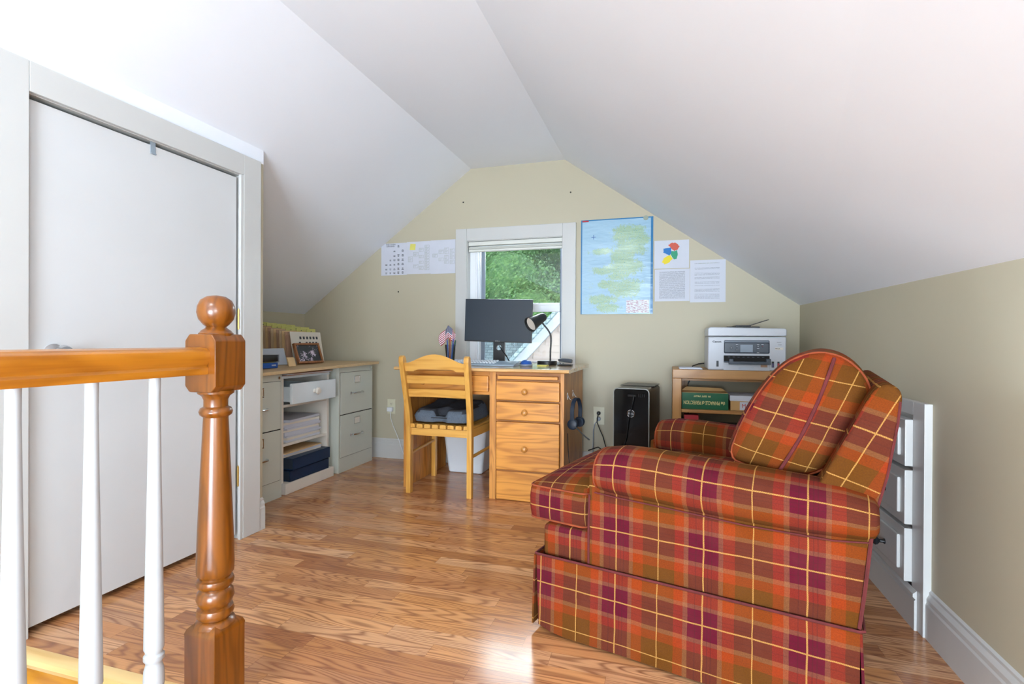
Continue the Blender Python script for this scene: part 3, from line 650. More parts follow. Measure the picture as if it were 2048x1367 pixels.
# skirt: four panels, slightly flared, kick pleats at the corners
def panel_mesh(pts_top, pts_bot, th=.006):
    mb = MB(); bm = mb.bm; n = len(pts_top); nz = 6; G = []
    for off in (0, 1):
        g = []
        for j in range(nz + 1):
            f = j / nz; row = []
            for a, b in zip(pts_top, pts_bot):
                p = Vector(a).lerp(Vector(b), f); row.append(p)
            g.append(row)
        G.append(g)
    # offset inward normal
    d = (Vector(pts_top[-1]) - Vector(pts_top[0])).normalized(); nrm = Vector((-d.y, d.x, 0)) * th
    V = [[[bm.verts.new(p + (nrm if o_ else Vector())) for p in row] for row in g] for o_, g in enumerate(G)]
    for j in range(nz):
        for i in range(n - 1):
            bm.faces.new((V[0][j][i], V[0][j + 1][i], V[0][j + 1][i + 1], V[0][j][i + 1])); bm.faces.new((V[1][j][i], V[1][j][i + 1], V[1][j + 1][i + 1], V[1][j + 1][i]))
    for j in range(nz):
        bm.faces.new((V[0][j][0], V[1][j][0], V[1][j + 1][0], V[0][j + 1][0])); bm.faces.new((V[0][j][-1], V[0][j + 1][-1], V[1][j + 1][-1], V[1][j][-1]))
    for i in range(n - 1):
        bm.faces.new((V[0][0][i], V[0][0][i + 1], V[1][0][i + 1], V[1][0][i])); bm.faces.new((V[0][-1][i], V[1][-1][i], V[1][-1][i + 1], V[0][-1][i + 1]))
    bmesh.ops.recalc_face_normals(bm, faces=bm.faces); return mb
xs_ = [-.012 + (.853 + .012) * i / 16 for i in range(17)]
def wav(x): return .003 * math.sin(x * 17)
sk = panel_mesh([(x, -.004, .245) for x in xs_], [(x + (0.012 if i == 0 else 0), -.012 - wav(x) * .6, .010 + (.016 if i == 0 else .004 if i == 1 else 0)) for i, x in enumerate(xs_)]).build('skirt', M['plaid'], ac, boxuv=(U0, -.160))
panel_mesh([(-.018, .80 - .81 * i / 10, .243) for i in range(11)], [(-.024 - wav(i), .80 - .81 * i / 10, .022) for i in range(11)]).build('skirt', M['plaid'], ac, boxuv=(.15, -.160))
panel_mesh([(.858, -.004 + .81 * i / 10, .243) for i in range(11)], [(.868 + wav(i * .3), -.006 + .81 * i / 10, .012) for i in range(11)]).build('skirt', M['plaid'], ac, boxuv=(.15, -.160))
panel_mesh([(.853 - .865 * i / 10, .804, .243) for i in range(11)], [(.853 - .865 * i / 10, .812, .012) for i in range(11)]).build('skirt', M['plaid'], ac, boxuv=(U0, -.160))
mb = MB(); mb.tube([(-.016, -.002, .246), (.0, -.0055, .247), (.2, -.006, .247), (.5, -.006, .247), (.7, -.006, .247), (.852, -.0055, .247), (.862, .0, .247), (.862, .40, .247), (.862, .80, .247), (.0, .806, .247), (-.018, .80, .247), (-.020, .4, .247)], .0038, 6, closed=True); mb.build('welt', M['welt'], sk)
mb = MB(); mb.box(.03, .03, .03, .83, .77, .26); mb.build('base_frame', M['dark'], ac)
for x, y in ((.06, .06), (.80, .06), (.06, .74), (.80, .74)):
    mb = MB(); mb.lathe([(.018, 0), (.024, .05)], (x, y, 0), 14); mb.build('leg', M['pine_z'], ac)
# T-shaped seat cushion
def rounded_poly(pts, r=.03, k=4):
    out = []; n = len(pts)
    for i in range(n):
        p0, p, p1 = Vector(pts[i - 1]), Vector(pts[i]), Vector(pts[(i + 1) % n])
        a = (p0 - p).normalized(); b = (p1 - p).normalized(); rr = min(r, (p0 - p).length * .45, (p1 - p).length * .45)
        A, B = p + a * rr, p + b * rr
        for j in range(k + 1):
            f = j / k; out.append(tuple((1 - f) ** 2 * A + 2 * f * (1 - f) * p + f * f * B))
    return out
T = [(-.066, .045), (.145, .035), (.150, .155), (.62, .16), (.62, .645), (.150, .65), (.145, .770), (-.066, .760)]
def densify(pts, st=.04):
    out = []
    for a, b in zip(pts, pts[1:] + pts[:1]):
        a, b = Vector(a), Vector(b); k = max(1, int((b - a).length / st))
        for j in range(k): out.append(tuple(a.lerp(b, j / k)))
    return out
TL = densify(rounded_poly(T, .028, 4)); ccx, ccy = .105, .40
def crown(x, y):
    fx = max(0.0, min(1.0, (x + .075) / .25)); fy = max(0.0, 1 - ((y - .40) / .38) ** 2)
    return .055 * (fx ** .7) * (fy ** .6)
bm = bmesh.new(); uvl = bm.loops.layers.uv.verify(); rings = []
def addring(s, z, cr=0.0, grow=0.0):
    r = []
    for x, y in TL:
        X, Y = ccx + (x - ccx) * s, ccy + (y - ccy) * s
        d = Vector((x - ccx, y - ccy)).normalized() * grow
        r.append(bm.verts.new((X + d.x, Y + d.y, z + cr * crown(X, Y))))
    rings.append(r)
for s, z, cr, g in ((.3, .335, 0, 0), (.7, .333, 0, 0), (.95, .334, 0, 0), (1, .340, 0, -.004), (1, .350, 0, .002), (1, .375, 0, .007), (1, .41, 0, .008), (1, .437, 0, .004), (1, .446, 0, -.003), (.96, .452, .6, 0), (.88, .456, .85, 0), (.75, .458, .95, 0), (.6, .459, 1, 0), (.4, .460, 1, 0), (.2, .460, 1, 0)): addring(s, z, cr, g)
n = len(TL)
for i in range(len(rings) - 1):
    for j in range(n): bm.faces.new((rings[i][j], rings[i][(j + 1) % n], rings[i + 1][(j + 1) % n], rings[i + 1][j]))
c0 = bm.verts.new((ccx, ccy, .335)); c1 = bm.verts.new((ccx, ccy, .46 + crown(ccx, ccy)))
for j in range(n): bm.faces.new((rings[0][(j + 1) % n], rings[0][j], c0)); bm.faces.new((rings[-1][j], rings[-1][(j + 1) % n], c1))
bmesh.ops.recalc_face_normals(bm, faces=bm.faces); bm.normal_update()
for f in bm.faces:
    nn = f.normal
    for l in f.loops:
        c = l.vert.co
        l[uvl].uv = (c.x - .014, c.y + .06) if abs(nn.z) > .6 else ((c.x - .014, c.z - .385) if abs(nn.y) >= abs(nn.x) else (c.y + .12, c.z - .385))
me = bpy.data.meshes.new('seat_cushion'); bm.to_mesh(me); bm.free(); me.materials.append(M['plaid'])
for p in me.polygons: p.use_smooth = True
sc_ = bpy.data.objects.new('seat_cushion', me); COL.objects.link(sc_); sc_.parent = ac
mb = MB()
for z in (.343, .4475):
    mb.tube([(x, y, z) for x, y in TL], .0030, 6, closed=True)
mb.build('welt', M['welt2'], sc_)
# back frame with rounded wings
BF = [(.62, .40), (.70, .46), (.772, .585), (.825, .70), (.868, .795), (.885, .822), (.905, .832), (.925, .825), (.935, .805), (.932, .76), (.912, .62), (.885, .50), (.862, .36), (.852, .245), (.62, .245)]
mb = MB(); mb.prism(BF, 'Y', .035, .765, .020, seg=4)
bkf = mb.build('backrest', M['plaid'], ac, angle=60, uvfn=lambda c, nrm: (((c.x - .80) * .89 - (c.z - .59) * .45 + .0) * 1.0 + .105, (c.z - .59) * .89 + (c.x - .80) * .30 + .115) if abs(nrm.y) > .5 else (c.y + .06, c.z * 1.05))
mb = MB(); mb.tube([(.930, .037, .79), (.926, .035, .74), (.906, .035, .61), (.884, .035, .52)], .003, 6); mb.build('welt', M['welt'], bkf)
# loose back cushion: outline in the x-z plane, puffed along y
BC = [(0.536, 0.59), (0.567, 0.683), (0.604, 0.764), (0.642, 0.825), (0.679, 0.868), (0.724, 0.896), (0.772, 0.906), (0.823, 0.892), (0.861, 0.857), (0.882, 0.814), (0.879, 0.782), (0.861, 0.729), (0.824, 0.661), (0.791, 0.605), (0.763, 0.575), (0.711, 0.561), (0.65, 0.559), (0.593, 0.573)]
def smooth_closed(pts, it=2):
    for _ in range(it):
        q = []
        for a, b in zip(pts, pts[1:] + pts[:1]):
            q.append((a[0] * .75 + b[0] * .25, a[1] * .75 + b[1] * .25)); q.append((a[0] * .25 + b[0] * .75, a[1] * .25 + b[1] * .75))
        pts = q
    return pts
BO = smooth_closed(BC, 2); YO = -.032; bx = sum(p[0] for p in BO) / len(BO); bz = sum(p[1] for p in BO) / len(BO)
ax_ = Vector((.40, .917)).normalized(); cr_ = Vector((ax_.y, -ax_.x))
bm = bmesh.new(); uvl = bm.loops.layers.uv.verify(); rings = []
prof = [(.12, .142), (.3, .141), (.5, .142), (.68, .146), (.84, .154), (.93, .163), (.98, .174), (1.0, .19), (1.02, .24), (1.03, .32), (1.03, .48), (1.02, .58), (1.0, .63), (.98, .643), (.93, .655), (.8, .665), (.5, .67), (.15, .67)]
rn = random.Random(3)
for s, y in prof:
    r = []; y += YO
    for x, z in BO:
        blg = 1 + (.10 * math.sin(PI * max(0, min(1, (y - .13) / .5))) ** .6 if x < bx and z > .60 else 0)
        px_, pz_ = bx + (x - bx) * s * blg, bz + (z - bz) * s
        wr = .004 * noise.noise(Vector((px_ * 9, pz_ * 16, y * 4))) if s > .2 else 0
        if z < .63 and .4 < s: wr += .0045 * math.sin((px_ + pz_) * 90) * (s - .4)
        if z > .85 and .5 < s < 1: wr += .003 * math.sin(px_ * 160) * (s - .4)
        r.append(bm.verts.new((px_, y + (wr if y < .3 else -wr), pz_)))
    rings.append(r)
n = len(BO)
for i in range(len(rings) - 1):
    for j in range(n): bm.faces.new((rings[i][j], rings[i][(j + 1) % n], rings[i + 1][(j + 1) % n], rings[i + 1][j]))
a0 = bm.verts.new((bx, .142 + YO, bz)); a1 = bm.verts.new((bx, .67 + YO, bz))
for j in range(n): bm.faces.new((rings[0][(j + 1) % n], rings[0][j], a0)); bm.faces.new((rings[-1][j], rings[-1][(j + 1) % n], a1))
bmesh.ops.recalc_face_normals(bm, faces=bm.faces); bm.normal_update()
def bcuv(c):
    d = Vector((c.x - bx, c.z - bz)); s = d.dot(cr_); tt = c.z - bz + (c.x - bx) * .22
    return (.1235 + (abs(s) - .062) * 1.1, tt + .012)
for f in bm.faces:
    cc = f.calc_center_median(); side = abs(f.normal.y) > .60; ph = -.165 if f.normal.x < .15 else -.062
    for l in f.loops:
        c = l.vert.co
        l[uvl].uv = bcuv(c) if side else (c.y + ph, (c.z - bz) * 1.1 + .012)
me = bpy.data.meshes.new('back_cushion'); bm.to_mesh(me); bm.free(); me.materials.append(M['plaid'])
for p in me.polygons: p.use_smooth = True
bc_ = bpy.data.objects.new('back_cushion', me); COL.objects.link(bc_); bc_.parent = ac
mb = MB()
pts = []
for k in range(25):
    f = k / 24; p = Vector((bx, bz)) + ax_ * (-.185 + .355 * f) + cr_ * (.012 * math.sin(f * PI) + (.006 - .006 * f))
    edge = min(1, max(0, abs(f - .5) * 2 - .78) / .22)
    pts.append((p.x, .1405 + YO + .022 * edge ** 2 + .0005 * math.sin(k), p.y))
mb.tube(pts, .0046, 8)
mb.build('welt', M['welt'], bc_); mb = MB()
mb.tube([(bx + (x - bx) * .985, .1735 + YO, bz + (z - bz) * .985) for x, z in BO], .0028, 6, closed=True)
mb.build('welt', M['welt2'], bc_)

# ================================================================== desk
dk = thing('desk', 'honey pine pedestal desk with turned knobs under the window', 'desk', (-1.06, 3.22, 0))
def D(x, y=None): return x + 1.06
def bxw(mb, x0, y0, z0, x1, y1, z1, bev=0.0): return mb.box(x0 + 1.06, y0 - 3.22, z0, x1 + 1.06, y1 - 3.22, z1, bev)
mb = MB(); e = [(2.848, .747), (2.846, .753), (2.849, .760), (2.858, .765), (3.607, .765), (3.607, .743), (2.862, .743)]
mb.prism([(a - 3.22, z) for a, z in e], 'X', -1.603 + 1.06, -.517 + 1.06, .002); mb.build('desktop', M['desktop'], dk)
mb = MB(); bxw(mb, -1.588, 2.95, 0, -1.566, 3.56, .743, .002); mb.build('side_panel', M['pine_z'], dk)
mb = MB(); bxw(mb, -1.566, 3.50, .60, -.99, 3.52, .743); mb.build('back_rail', M['pine_x'], dk); mb = MB(); bxw(mb, -1.566, 3.592, .02, -.99, 3.606, .10); mb.build('back_rail', M['pine_x'], dk)
mb = MB(); bxw(mb, -.993, 2.884, 0, -.954, 2.904, .743, .002); bxw(mb, -.572, 2.884, 0, -.550, 2.904, .743, .002)
bxw(mb, -.993, 2.900, 0, -.973, 3.56, .743); bxw(mb, -.570, 2.900, 0, -.552, 3.56, .743); bxw(mb, -.973, 3.54, 0, -.57, 3.56, .743)
mb.build('pedestal', M['pine_z'], dk)
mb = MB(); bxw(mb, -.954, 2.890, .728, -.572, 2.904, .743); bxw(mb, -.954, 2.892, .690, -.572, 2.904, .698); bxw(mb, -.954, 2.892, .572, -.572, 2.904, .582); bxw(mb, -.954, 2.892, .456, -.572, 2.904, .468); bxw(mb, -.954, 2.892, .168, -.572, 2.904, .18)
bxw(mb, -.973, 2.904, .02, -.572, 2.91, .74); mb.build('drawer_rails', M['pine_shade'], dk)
mb = MB(); bxw(mb, -.940, 2.872, .704, -.586, 3.10, .722, .002); mb.build('writing_slide', M['pine_x'], dk)
def turned_knob(parent, x, y, z, r, m, name='knob'):
    mb = MB(); mt = Matrix.Translation((x, y, z)) @ Matrix.Rotation(PI / 2, 4, 'X')
    mb.lathe([(r * .75, 0), (r * .5, r * .25), (r * .5, r * .6), (r * .95, r * .95), (r, r * 1.2), (r * .8, r * 1.55), (r * .4, r * 1.7), (0, r * 1.72)], seg=22, mat=mt)
    return mb.build(name, m, parent)
M['knob_wood'] = wood('pine_knob', '#c98a45', '#9a6228', 'Y', 2.0, 0.3, 5, False)
for z0, z1, zk in ((.582, .692, .634), (.468, .573, .516), (.180, .458, .308)):
    mb = MB(); bxw(mb, -.948, 2.866, z0, -.574, 2.888, z1, .007); bxw(mb, -.93, 2.888, z0 + .01, -.59, 3.4, z1 - .02)
    d = mb.build('drawer', M['pine_x'], dk); turned_knob(d, -.773 + 1.06, 2.867 - 3.22, zk, .0175, M['knob_wood'])
mb = MB(); bxw(mb, -.950, 2.884, .002, -.574, 2.900, .168, .003); mb.build('bottom_panel', M['pine_x'], dk)
mb = MB(); bxw(mb, -1.566, 2.915, .604, -.993, 2.932, .743, .001); mb.build('apron', M['pine_x'], dk)
mb = MB(); bxw(mb, -1.53, 2.896, .622, -1.006, 2.918, .718, .007); d = mb.build('drawer', M['pine_x'], dk)
turned_knob(d, -1.42 + 1.06, 2.897 - 3.22, .672, .0165, M['knob_wood']); turned_knob(d, -1.112 + 1.06, 2.897 - 3.22, .672, .0165, M['knob_wood'])
for y in (2.99, 3.17):
    mb = MB(); mb.box(-.5518 + 1.06, y - .008 - 3.22, .585, -.5495 + 1.06, y + .008 - 3.22, .625, .001)
    mb.tube([(-.549 + 1.06, y - 3.22, .612), (-.540 + 1.06, y - 3.22, .590), (-.528 + 1.06, y - 3.22, .582), (-.520 + 1.06, y - 3.22, .590)], .0025, 6)
    mb.build('hook', M['chrome'], dk)

# ---- desk chair
ch = thing('desk_chair', 'light pine ladder-back chair with slatted seat drawn up to the desk', 'chair', (-1.30, 3.05, 0))
def cpt(x, y, z): return (x + 1.30, y - 3.05, z)
def leg_poly(mb, pts, w, x):   # pts: (y_front, y_back, z) outline in y-z
    pass
for x0, x1 in ((-1.512, -1.482), (-1.118, -1.088)):
    mb = MB(); poly = [(2.838, 0), (2.872, 0), (2.880, .40), (2.862, .50), (2.80, .78), (2.785, .825), (2.768, .836), (2.750, .826), (2.748, .80), (2.825, .50), (2.838, .40)]
    dx = -.012 if x0 < -1.3 else .012
    # splay at the top
    t_m = MB(); t_m.prism([(a - 3.05, z) for a, z in poly], 'X', x0 + 1.30, x1 + 1.30, .003)
    for v in t_m.bm.verts:
        v.co.x += (-.004 if x0 < -1.3 else .014) * max(0, (v.co.z - .40) / .43)
    t_m.build('back_post', M['birch_z'], ch)
for x0, x1 in ((-1.536, -1.506), (-1.098, -1.068)):
    mb = MB(); mb.box(x0 + 1.30, 3.245 - 3.05, 0, x1 + 1.30, 3.277 - 3.05, .405, .003); mb.build('front_leg', M['birch_z'], ch)
def slat(z0, z1, yb, xa, xb, arch=0.0, under=0.0, bow=.018, th=.016):
    mb = MB(); bm = mb.bm; N = 20; F = []
    for i in range(N + 1):
        f = i / N; x = xa + (xb - xa) * f; b = bow * math.sin(PI * f)
        zt = z1 + arch * max(0, math.sin(PI * min(1, max(0, (f - .06) / .88)))) ** 1.3; zb = z0 + under * (1 if .22 < f < .78 else max(0, 1 - (abs(f - .5) - .28) / .06) if abs(f - .5) < .34 else 0)
        F.append([bm.verts.new(cpt(x, yb + b, zb)), bm.verts.new(cpt(x, yb + b - (z1 - z0) * .22, zt)), bm.verts.new(cpt(x, yb + th + b - (z1 - z0) * .22, zt)), bm.verts.new(cpt(x, yb + th + b, zb))])
    for a, b in zip(F, F[1:]):
        for k in range(4): bm.faces.new((a[k], a[(k + 1) % 4], b[(k + 1) % 4], b[k]))
    bm.faces.new(F[0]); bm.faces.new(F[-1][::-1]); bmesh.ops.recalc_face_normals(bm, faces=bm.faces)
    bmesh.ops.bevel(bm, geom=[e_ for e_ in bm.edges if abs((e_.verts[0].co - e_.verts[1].co).normalized().x) > .5], offset=.003, segments=2, affect='EDGES')
    return mb
slat(.742, .792, 2.778, -1.492, -1.100, .052, .014, 0).build('top_rail', M['birch_x'], ch)
slat(.668, .716, 2.800, -1.492, -1.110, 0, 0).build('back_slat', M['birch_x'], ch)
slat(.586, .634, 2.822, -1.488, -1.112, 0, 0).build('back_slat', M['birch_x'], ch)
mb = MB(); mb.box(*cpt(-1.484, 2.850, .352), *cpt(-1.116, 2.868, .396), .002); mb.build('seat_rail', M['birch_x'], ch)
mb = MB(); mb.box(*cpt(-1.508, 3.250, .352), *cpt(-1.096, 3.268, .402), .002); mb.build('seat_rail', M['birch_x'], ch)
for a, b in (((-1.497, 2.86), (-1.521, 3.26)), ((-1.103, 2.86), (-1.083, 3.26))):
    mb = MB(); A = Vector(cpt(a[0], a[1], 0)); B = Vector(cpt(b[0], b[1], 0)); pr = [(A.x - .009, A.y), (A.x + .009, A.y), (B.x + .009, B.y), (B.x - .009, B.y)]
    mb.prism(pr, 'Z', .352, .402, .002); mb.build('seat_rail', M['birch_y'], ch)
    mb = MB(); mb.cyl(cpt(a[0], a[1], .235), cpt(b[0], b[1], .245), .0095, 12); mb.build('stretcher', M['birch_y'], ch)
for k in range(8):
    x = -1.475 + k * (.355 / 7) ; mb = MB()
    pts = [(2.842 + (3.29 - 2.842) * i / 10, .413 - .012 * math.sin(PI * i / 10) + .006 * (i / 10)) for i in range(11)]
    w = .0195; xo = x * 1.0
    bm = mb.bm; F = []
    for i, (y, z) in enumerate(pts):
        sx_ = xo + (xo + 1.295) * .10 * i / 10
        F.append([bm.verts.new(cpt(sx_ - w, y, z - .014)), bm.verts.new(cpt(sx_ - w, y, z + .004)), bm.verts.new(cpt(sx_ - w * .7, y, z + .009)), bm.verts.new(cpt(sx_ + w * .7, y, z + .009)), bm.verts.new(cpt(sx_ + w, y, z + .004)), bm.verts.new(cpt(sx_ + w, y, z - .014))])
    for a, b in zip(F, F[1:]):
        for q in range(6): bm.faces.new((a[q], a[(q + 1) % 6], b[(q + 1) % 6], b[q]))
    bm.faces.new(F[0]); bm.faces.new(F[-1][::-1]); bmesh.ops.recalc_face_normals(bm, faces=bm.faces)
    mb.build('seat_slat', M['birch_y'], ch)
# seat cushion (contoured foam)
cu = thing('seat_cushion', 'dark slate-grey contoured foam cushion on the pine desk chair', 'cushion', (-1.308, 3.065, .432))
mb = MB(); bm = mb.bm; NX, NY = 34, 34
def cush(u, v):  # u,v in -1..1 ; v=-1 is the back of the chair (towards the viewer)
    hx, hy = .196, .20
    notch = max(0, 1 - ((u) / .26) ** 2) * max(0, (-v - .55) / .45) if abs(u) < .26 else 0
    r = (abs(u) ** 6 + abs(v) ** 6) ** (1 / 6) if (u or v) else 0
    rr = max(abs(u), abs(v)) / r if r > 1 else 1
    m = max(abs(u), abs(v)); q = (u / r * m if r > 0 else 0, v / r * m if r > 0 else 0)
    x = q[0] * hx * (1 + .03 * v); y = q[1] * hy + notch * .035
    edge = min(1, (1 - m) / .16) ; h = (.074 + .010 * (v + 1)) * (edge ** .35 if edge > 0 else 0)
    dip = .022 * math.exp(-((abs(u) - .46) / .30) ** 2 - ((v + .05) / .55) ** 2)
    ridge = .006 * math.exp(-(u / .12) ** 2) * (1 if v > 0 else .3)
    frontup = .012 * math.exp(-((v - .8) / .25) ** 2) * (1 - math.exp(-(u / .2) ** 2))
    nd = .072 * max(0, min(1, (1 - (abs(u) / .24)) * 3)) * max(0, min(1, (-v - .42) / .22))
    top = h * (.80 + .20) - dip * edge + ridge * edge + frontup * edge - nd * (1 if edge > .3 else edge * 3)
    return x, y, max(.020 + .012 * (v < -.6), top)
def grid(fn): return [[bm.verts.new(fn(-1 + 2 * i / NX, -1 + 2 * j / NY)) for i in range(NX + 1)] for j in range(NY + 1)]
G1 = grid(cush); G0 = grid(lambda u, v: (cush(u, v)[0] * .96, cush(u, v)[1] * .96, 0.0))
for j in range(NY):
    for i in range(NX):
        bm.faces.new((G1[j][i], G1[j][i + 1], G1[j + 1][i + 1], G1[j + 1][i])); bm.faces.new((G0[j][i], G0[j + 1][i], G0[j + 1][i + 1], G0[j][i + 1]))
bd1 = G1[0][:] + [G1[j][NX] for j in range(1, NY + 1)] + G1[NY][NX - 1::-1] + [G1[j][0] for j in range(NY - 1, 0, -1)]
bd0 = G0[0][:] + [G0[j][NX] for j in range(1, NY + 1)] + G0[NY][NX - 1::-1] + [G0[j][0] for j in range(NY - 1, 0, -1)]
for k in range(len(bd1)):
    k2 = (k + 1) % len(bd1); bm.faces.new((bd0[k], bd0[k2], bd1[k2], bd1[k]))
bmesh.ops.recalc_face_normals(bm, faces=bm.faces)
M['foam_top'] = plain('charcoal_velour', '#33343a', 0.95, var=0.2, vscale=60)
cb = mb.build('cushion_body', [M['foam_side'], M['foam_top']], cu, angle=70)
for p in cb.data.polygons: p.material_index = 1 if p.center.z > .030 and abs(p.center.x) < .168 and abs(p.center.y) < .172 else 0
mb = MB(); mb.tube([(-.075, -.193, .040), (-.07, -.197, .028), (0, -.190, .026), (.07, -.197, .028), (.075, -.193, .040)], .0022, 6); mb.build('carry_strap', M['black'], cu)

# ---- waste bin
wb = thing('waste_bin', 'white plastic waste bin with rounded corners under the desk', 'bin', (-1.355, 3.50, 0))
mb = MB(); bm = mb.bm
def rrect(hx, hy, r, z, n=6):
    out = []
    for cx, cy, a0 in ((hx - r, hy - r, 0), (-hx + r, hy - r, 90), (-hx + r, -hy + r, 180), (hx - r, -hy + r, 270)):
        for k in range(n + 1):
            a = math.radians(a0 + 90 * k / n); out.append((cx + r * math.cos(a), cy + r * math.sin(a), z))
    return out
rs = [rrect(.118, .078, .02, 0), rrect(.126, .084, .022, .008), rrect(.165, .115, .03, .345), rrect(.172, .121, .032, .350), rrect(.172, .121, .032, .362), rrect(.163, .112, .028, .362), rrect(.122, .08, .02, .012)]
V = [[bm.verts.new(p) for p in r] for r in rs]
for a, b in zip(V, V[1:]):
    for k in range(len(a)): bm.faces.new((a[k], a[(k + 1) % len(a)], b[(k + 1) % len(a)], b[k]))
bm.faces.new(V[0][::-1]); bm.faces.new(V[-1]); bmesh.ops.recalc_face_normals(bm, faces=bm.faces)
wb2 = mb.build('bin_body', M['bin'], wb, angle=50)
wb.location = (-1.345, 3.465 - .0, 0)

# ================================================================== file cabinets and worktop (left recess)
def file_cabinet(y0, y1, h, label):
    c = thing('file_cabinet', label, 'cabinet', (-2.49, (y0 + y1) / 2, 0), 0, 'two-drawer steel file cabinets under the plywood worktop')
    ox, oy = 2.49, -(y0 + y1) / 2; xf = -2.165
    mb = MB(); mb.box(-2.83 + ox, y0 + oy, 0, xf + ox, y1 + oy, h, .003); mb.build('cabinet_body', M['steel'], c)
    mb = MB(); mb.box(xf - .001 + ox, y0 + .014 + oy, .103, xf + .0008 + ox, y1 - .014 + oy, h - .038); mb.build('drawer_gap', M['dark'], c)
    for z0, z1 in ((.105, .398), (.404, h - .040)):
        mb = MB(); mb.box(xf - .3 + ox, y0 + .017 + oy, z0, xf + .004 + ox, y1 - .017 + oy, z1, .0025); d = mb.build('drawer', M['steel'], c)
        ym = (y0 + y1) / 2; zc = z1 - .055
        mb = MB(); X0 = xf + .004 + ox
        for a in ((ym - .038, zc - .027, ym + .038, zc - .020), (ym - .038, zc + .020, ym + .038, zc + .027), (ym - .038, zc - .020, ym - .031, zc + .020), (ym + .031, zc - .020, ym + .038, zc + .020)): mb.box(X0, a[0] + oy, a[1], X0 + .004, a[2] + oy, a[3], .001)
        mb.build('label_holder', M['chrome'], d)
        mb = MB(); mb.box(X0, ym - .032 + oy, zc - .021, X0 + .0015, ym + .032 + oy, zc + .021); mb.build('label_card', M['cream'], d)
        zh = zc - .095
        mb = MB(); mb.tube([(X0, ym - .06 + oy, zh), (X0 + .014, ym - .058 + oy, zh), (X0 + .024, ym - .045 + oy, zh), (X0 + .028, ym + oy, zh), (X0 + .024, ym + .045 + oy, zh), (X0 + .014, ym + .058 + oy, zh), (X0, ym + .06 + oy, zh)], .006, 8); mb.build('handle', M['chrome'], d)
        mb = MB(); mb.box(X0, ym - .088 + oy, zh - .009, X0 + .006, ym - .070 + oy, zh + .009, .002); mb.build('latch', M['chrome'], d)
    mb = MB(); mb.cyl((xf + ox, y1 - .03 + oy, h - .02), (xf + .006 + ox, y1 - .03 + oy, h - .02), .008, 14); mb.build('lock', M['chrome'], c)
    return c
file_cabinet(3.096, 3.525, .7355, 'grey-green two-drawer file cabinet nearest the window wall, right of the white drawer unit')
file_cabinet(2.165, 2.545, .7220, 'grey-green two-drawer file cabinet beside the door casing, left of the white drawer unit')
# plywood worktop, a little lower at its near end
mb = MB(); pz = lambda y: .742 - (3.54 - y) * .0142
mb.prism([(2.12, pz(2.12)), (3.54, .742), (3.54, .760), (2.12, pz(2.12) + .018)], 'X', -2.86, -2.118, .0015)
wt = tag(mb.build('worktop', M['plywood']), 'raw plywood board laid across the file cabinets as a worktop', 'worktop')
mb = MB()
for k in range(4): mb.prism([(2.122, pz(2.122) + .0035 + k * .0042), (3.538, .7455 + k * .0042), (3.538, .7472 + k * .0042), (2.122, pz(2.122) + .0052 + k * .0042)], 'X', -2.1195, -2.1172)
mb.build('ply_layer', M['ply_edge'], wt)

# white drawer unit
du = thing('drawer_unit', 'narrow white painted shelf unit with an open top drawer between the file cabinets', 'shelf unit', (-2.49, 2.81, 0))
ox, oy = 2.49, -2.81
def B(x0, y0, z0, x1, y1, z1, bev=.002): return (x0 + ox, y0 + oy, z0, x1 + ox, y1 + oy, z1, bev)
mb = MB(); mb.box(*B(-2.82, 2.578, .03, -2.200, 2.600, .700)); mb.build('side_panel', M['cream'], du)
mb = MB(); mb.box(*B(-2.82, 3.014, .03, -2.200, 3.036, .700)); mb.build('side_panel', M['cream'], du)
mb = MB(); mb.box(*B(-2.82, 2.578, .690, -2.196, 3.036, .706)); mb.build('top_panel', M['blue_white'], du)
mb = MB(); mb.box(*B(-2.83, 2.57, .03, -2.82, 3.04, .70)); mb.build('back_panel', M['cream'], du)
for z in (.280, .515): mb = MB(); mb.box(*B(-2.82, 2.600, z, -2.202, 3.014, z + .016)); mb.build('shelf', M['cream'], du)
mb = MB(); mb.box(*B(-2.82, 2.578, .0, -2.165, 3.045, .065, .004)); mb.build('plinth', M['cream'], du)
mb = MB(); mb.box(*B(-2.155, 2.596, .538, -2.135, 3.020, .662, .003)); mb.box(*B(-2.6, 2.625, .545, -2.155, 2.637, .640)); mb.box(*B(-2.6, 2.985, .545, -2.155, 2.997, .640)); mb.box(*B(-2.6, 2.625, .545, -2.155, 2.997, .551))
d = mb.build('drawer', M['blue_white'], du)
mb = MB(); mt = Matrix.Translation((-2.135 + ox, 2.80 + oy, .603)) @ Matrix.Rotation(PI / 2, 4, 'Y'); r = .022
mb.lathe([(r * .6, 0), (r * .45, r * .3), (r * .5, r * .6), (r * .95, r), (r, r * 1.3), (r * .8, r * 1.65), (0, r * 1.8)], seg=20, mat=mt); mb.build('knob', M['cream'], d)
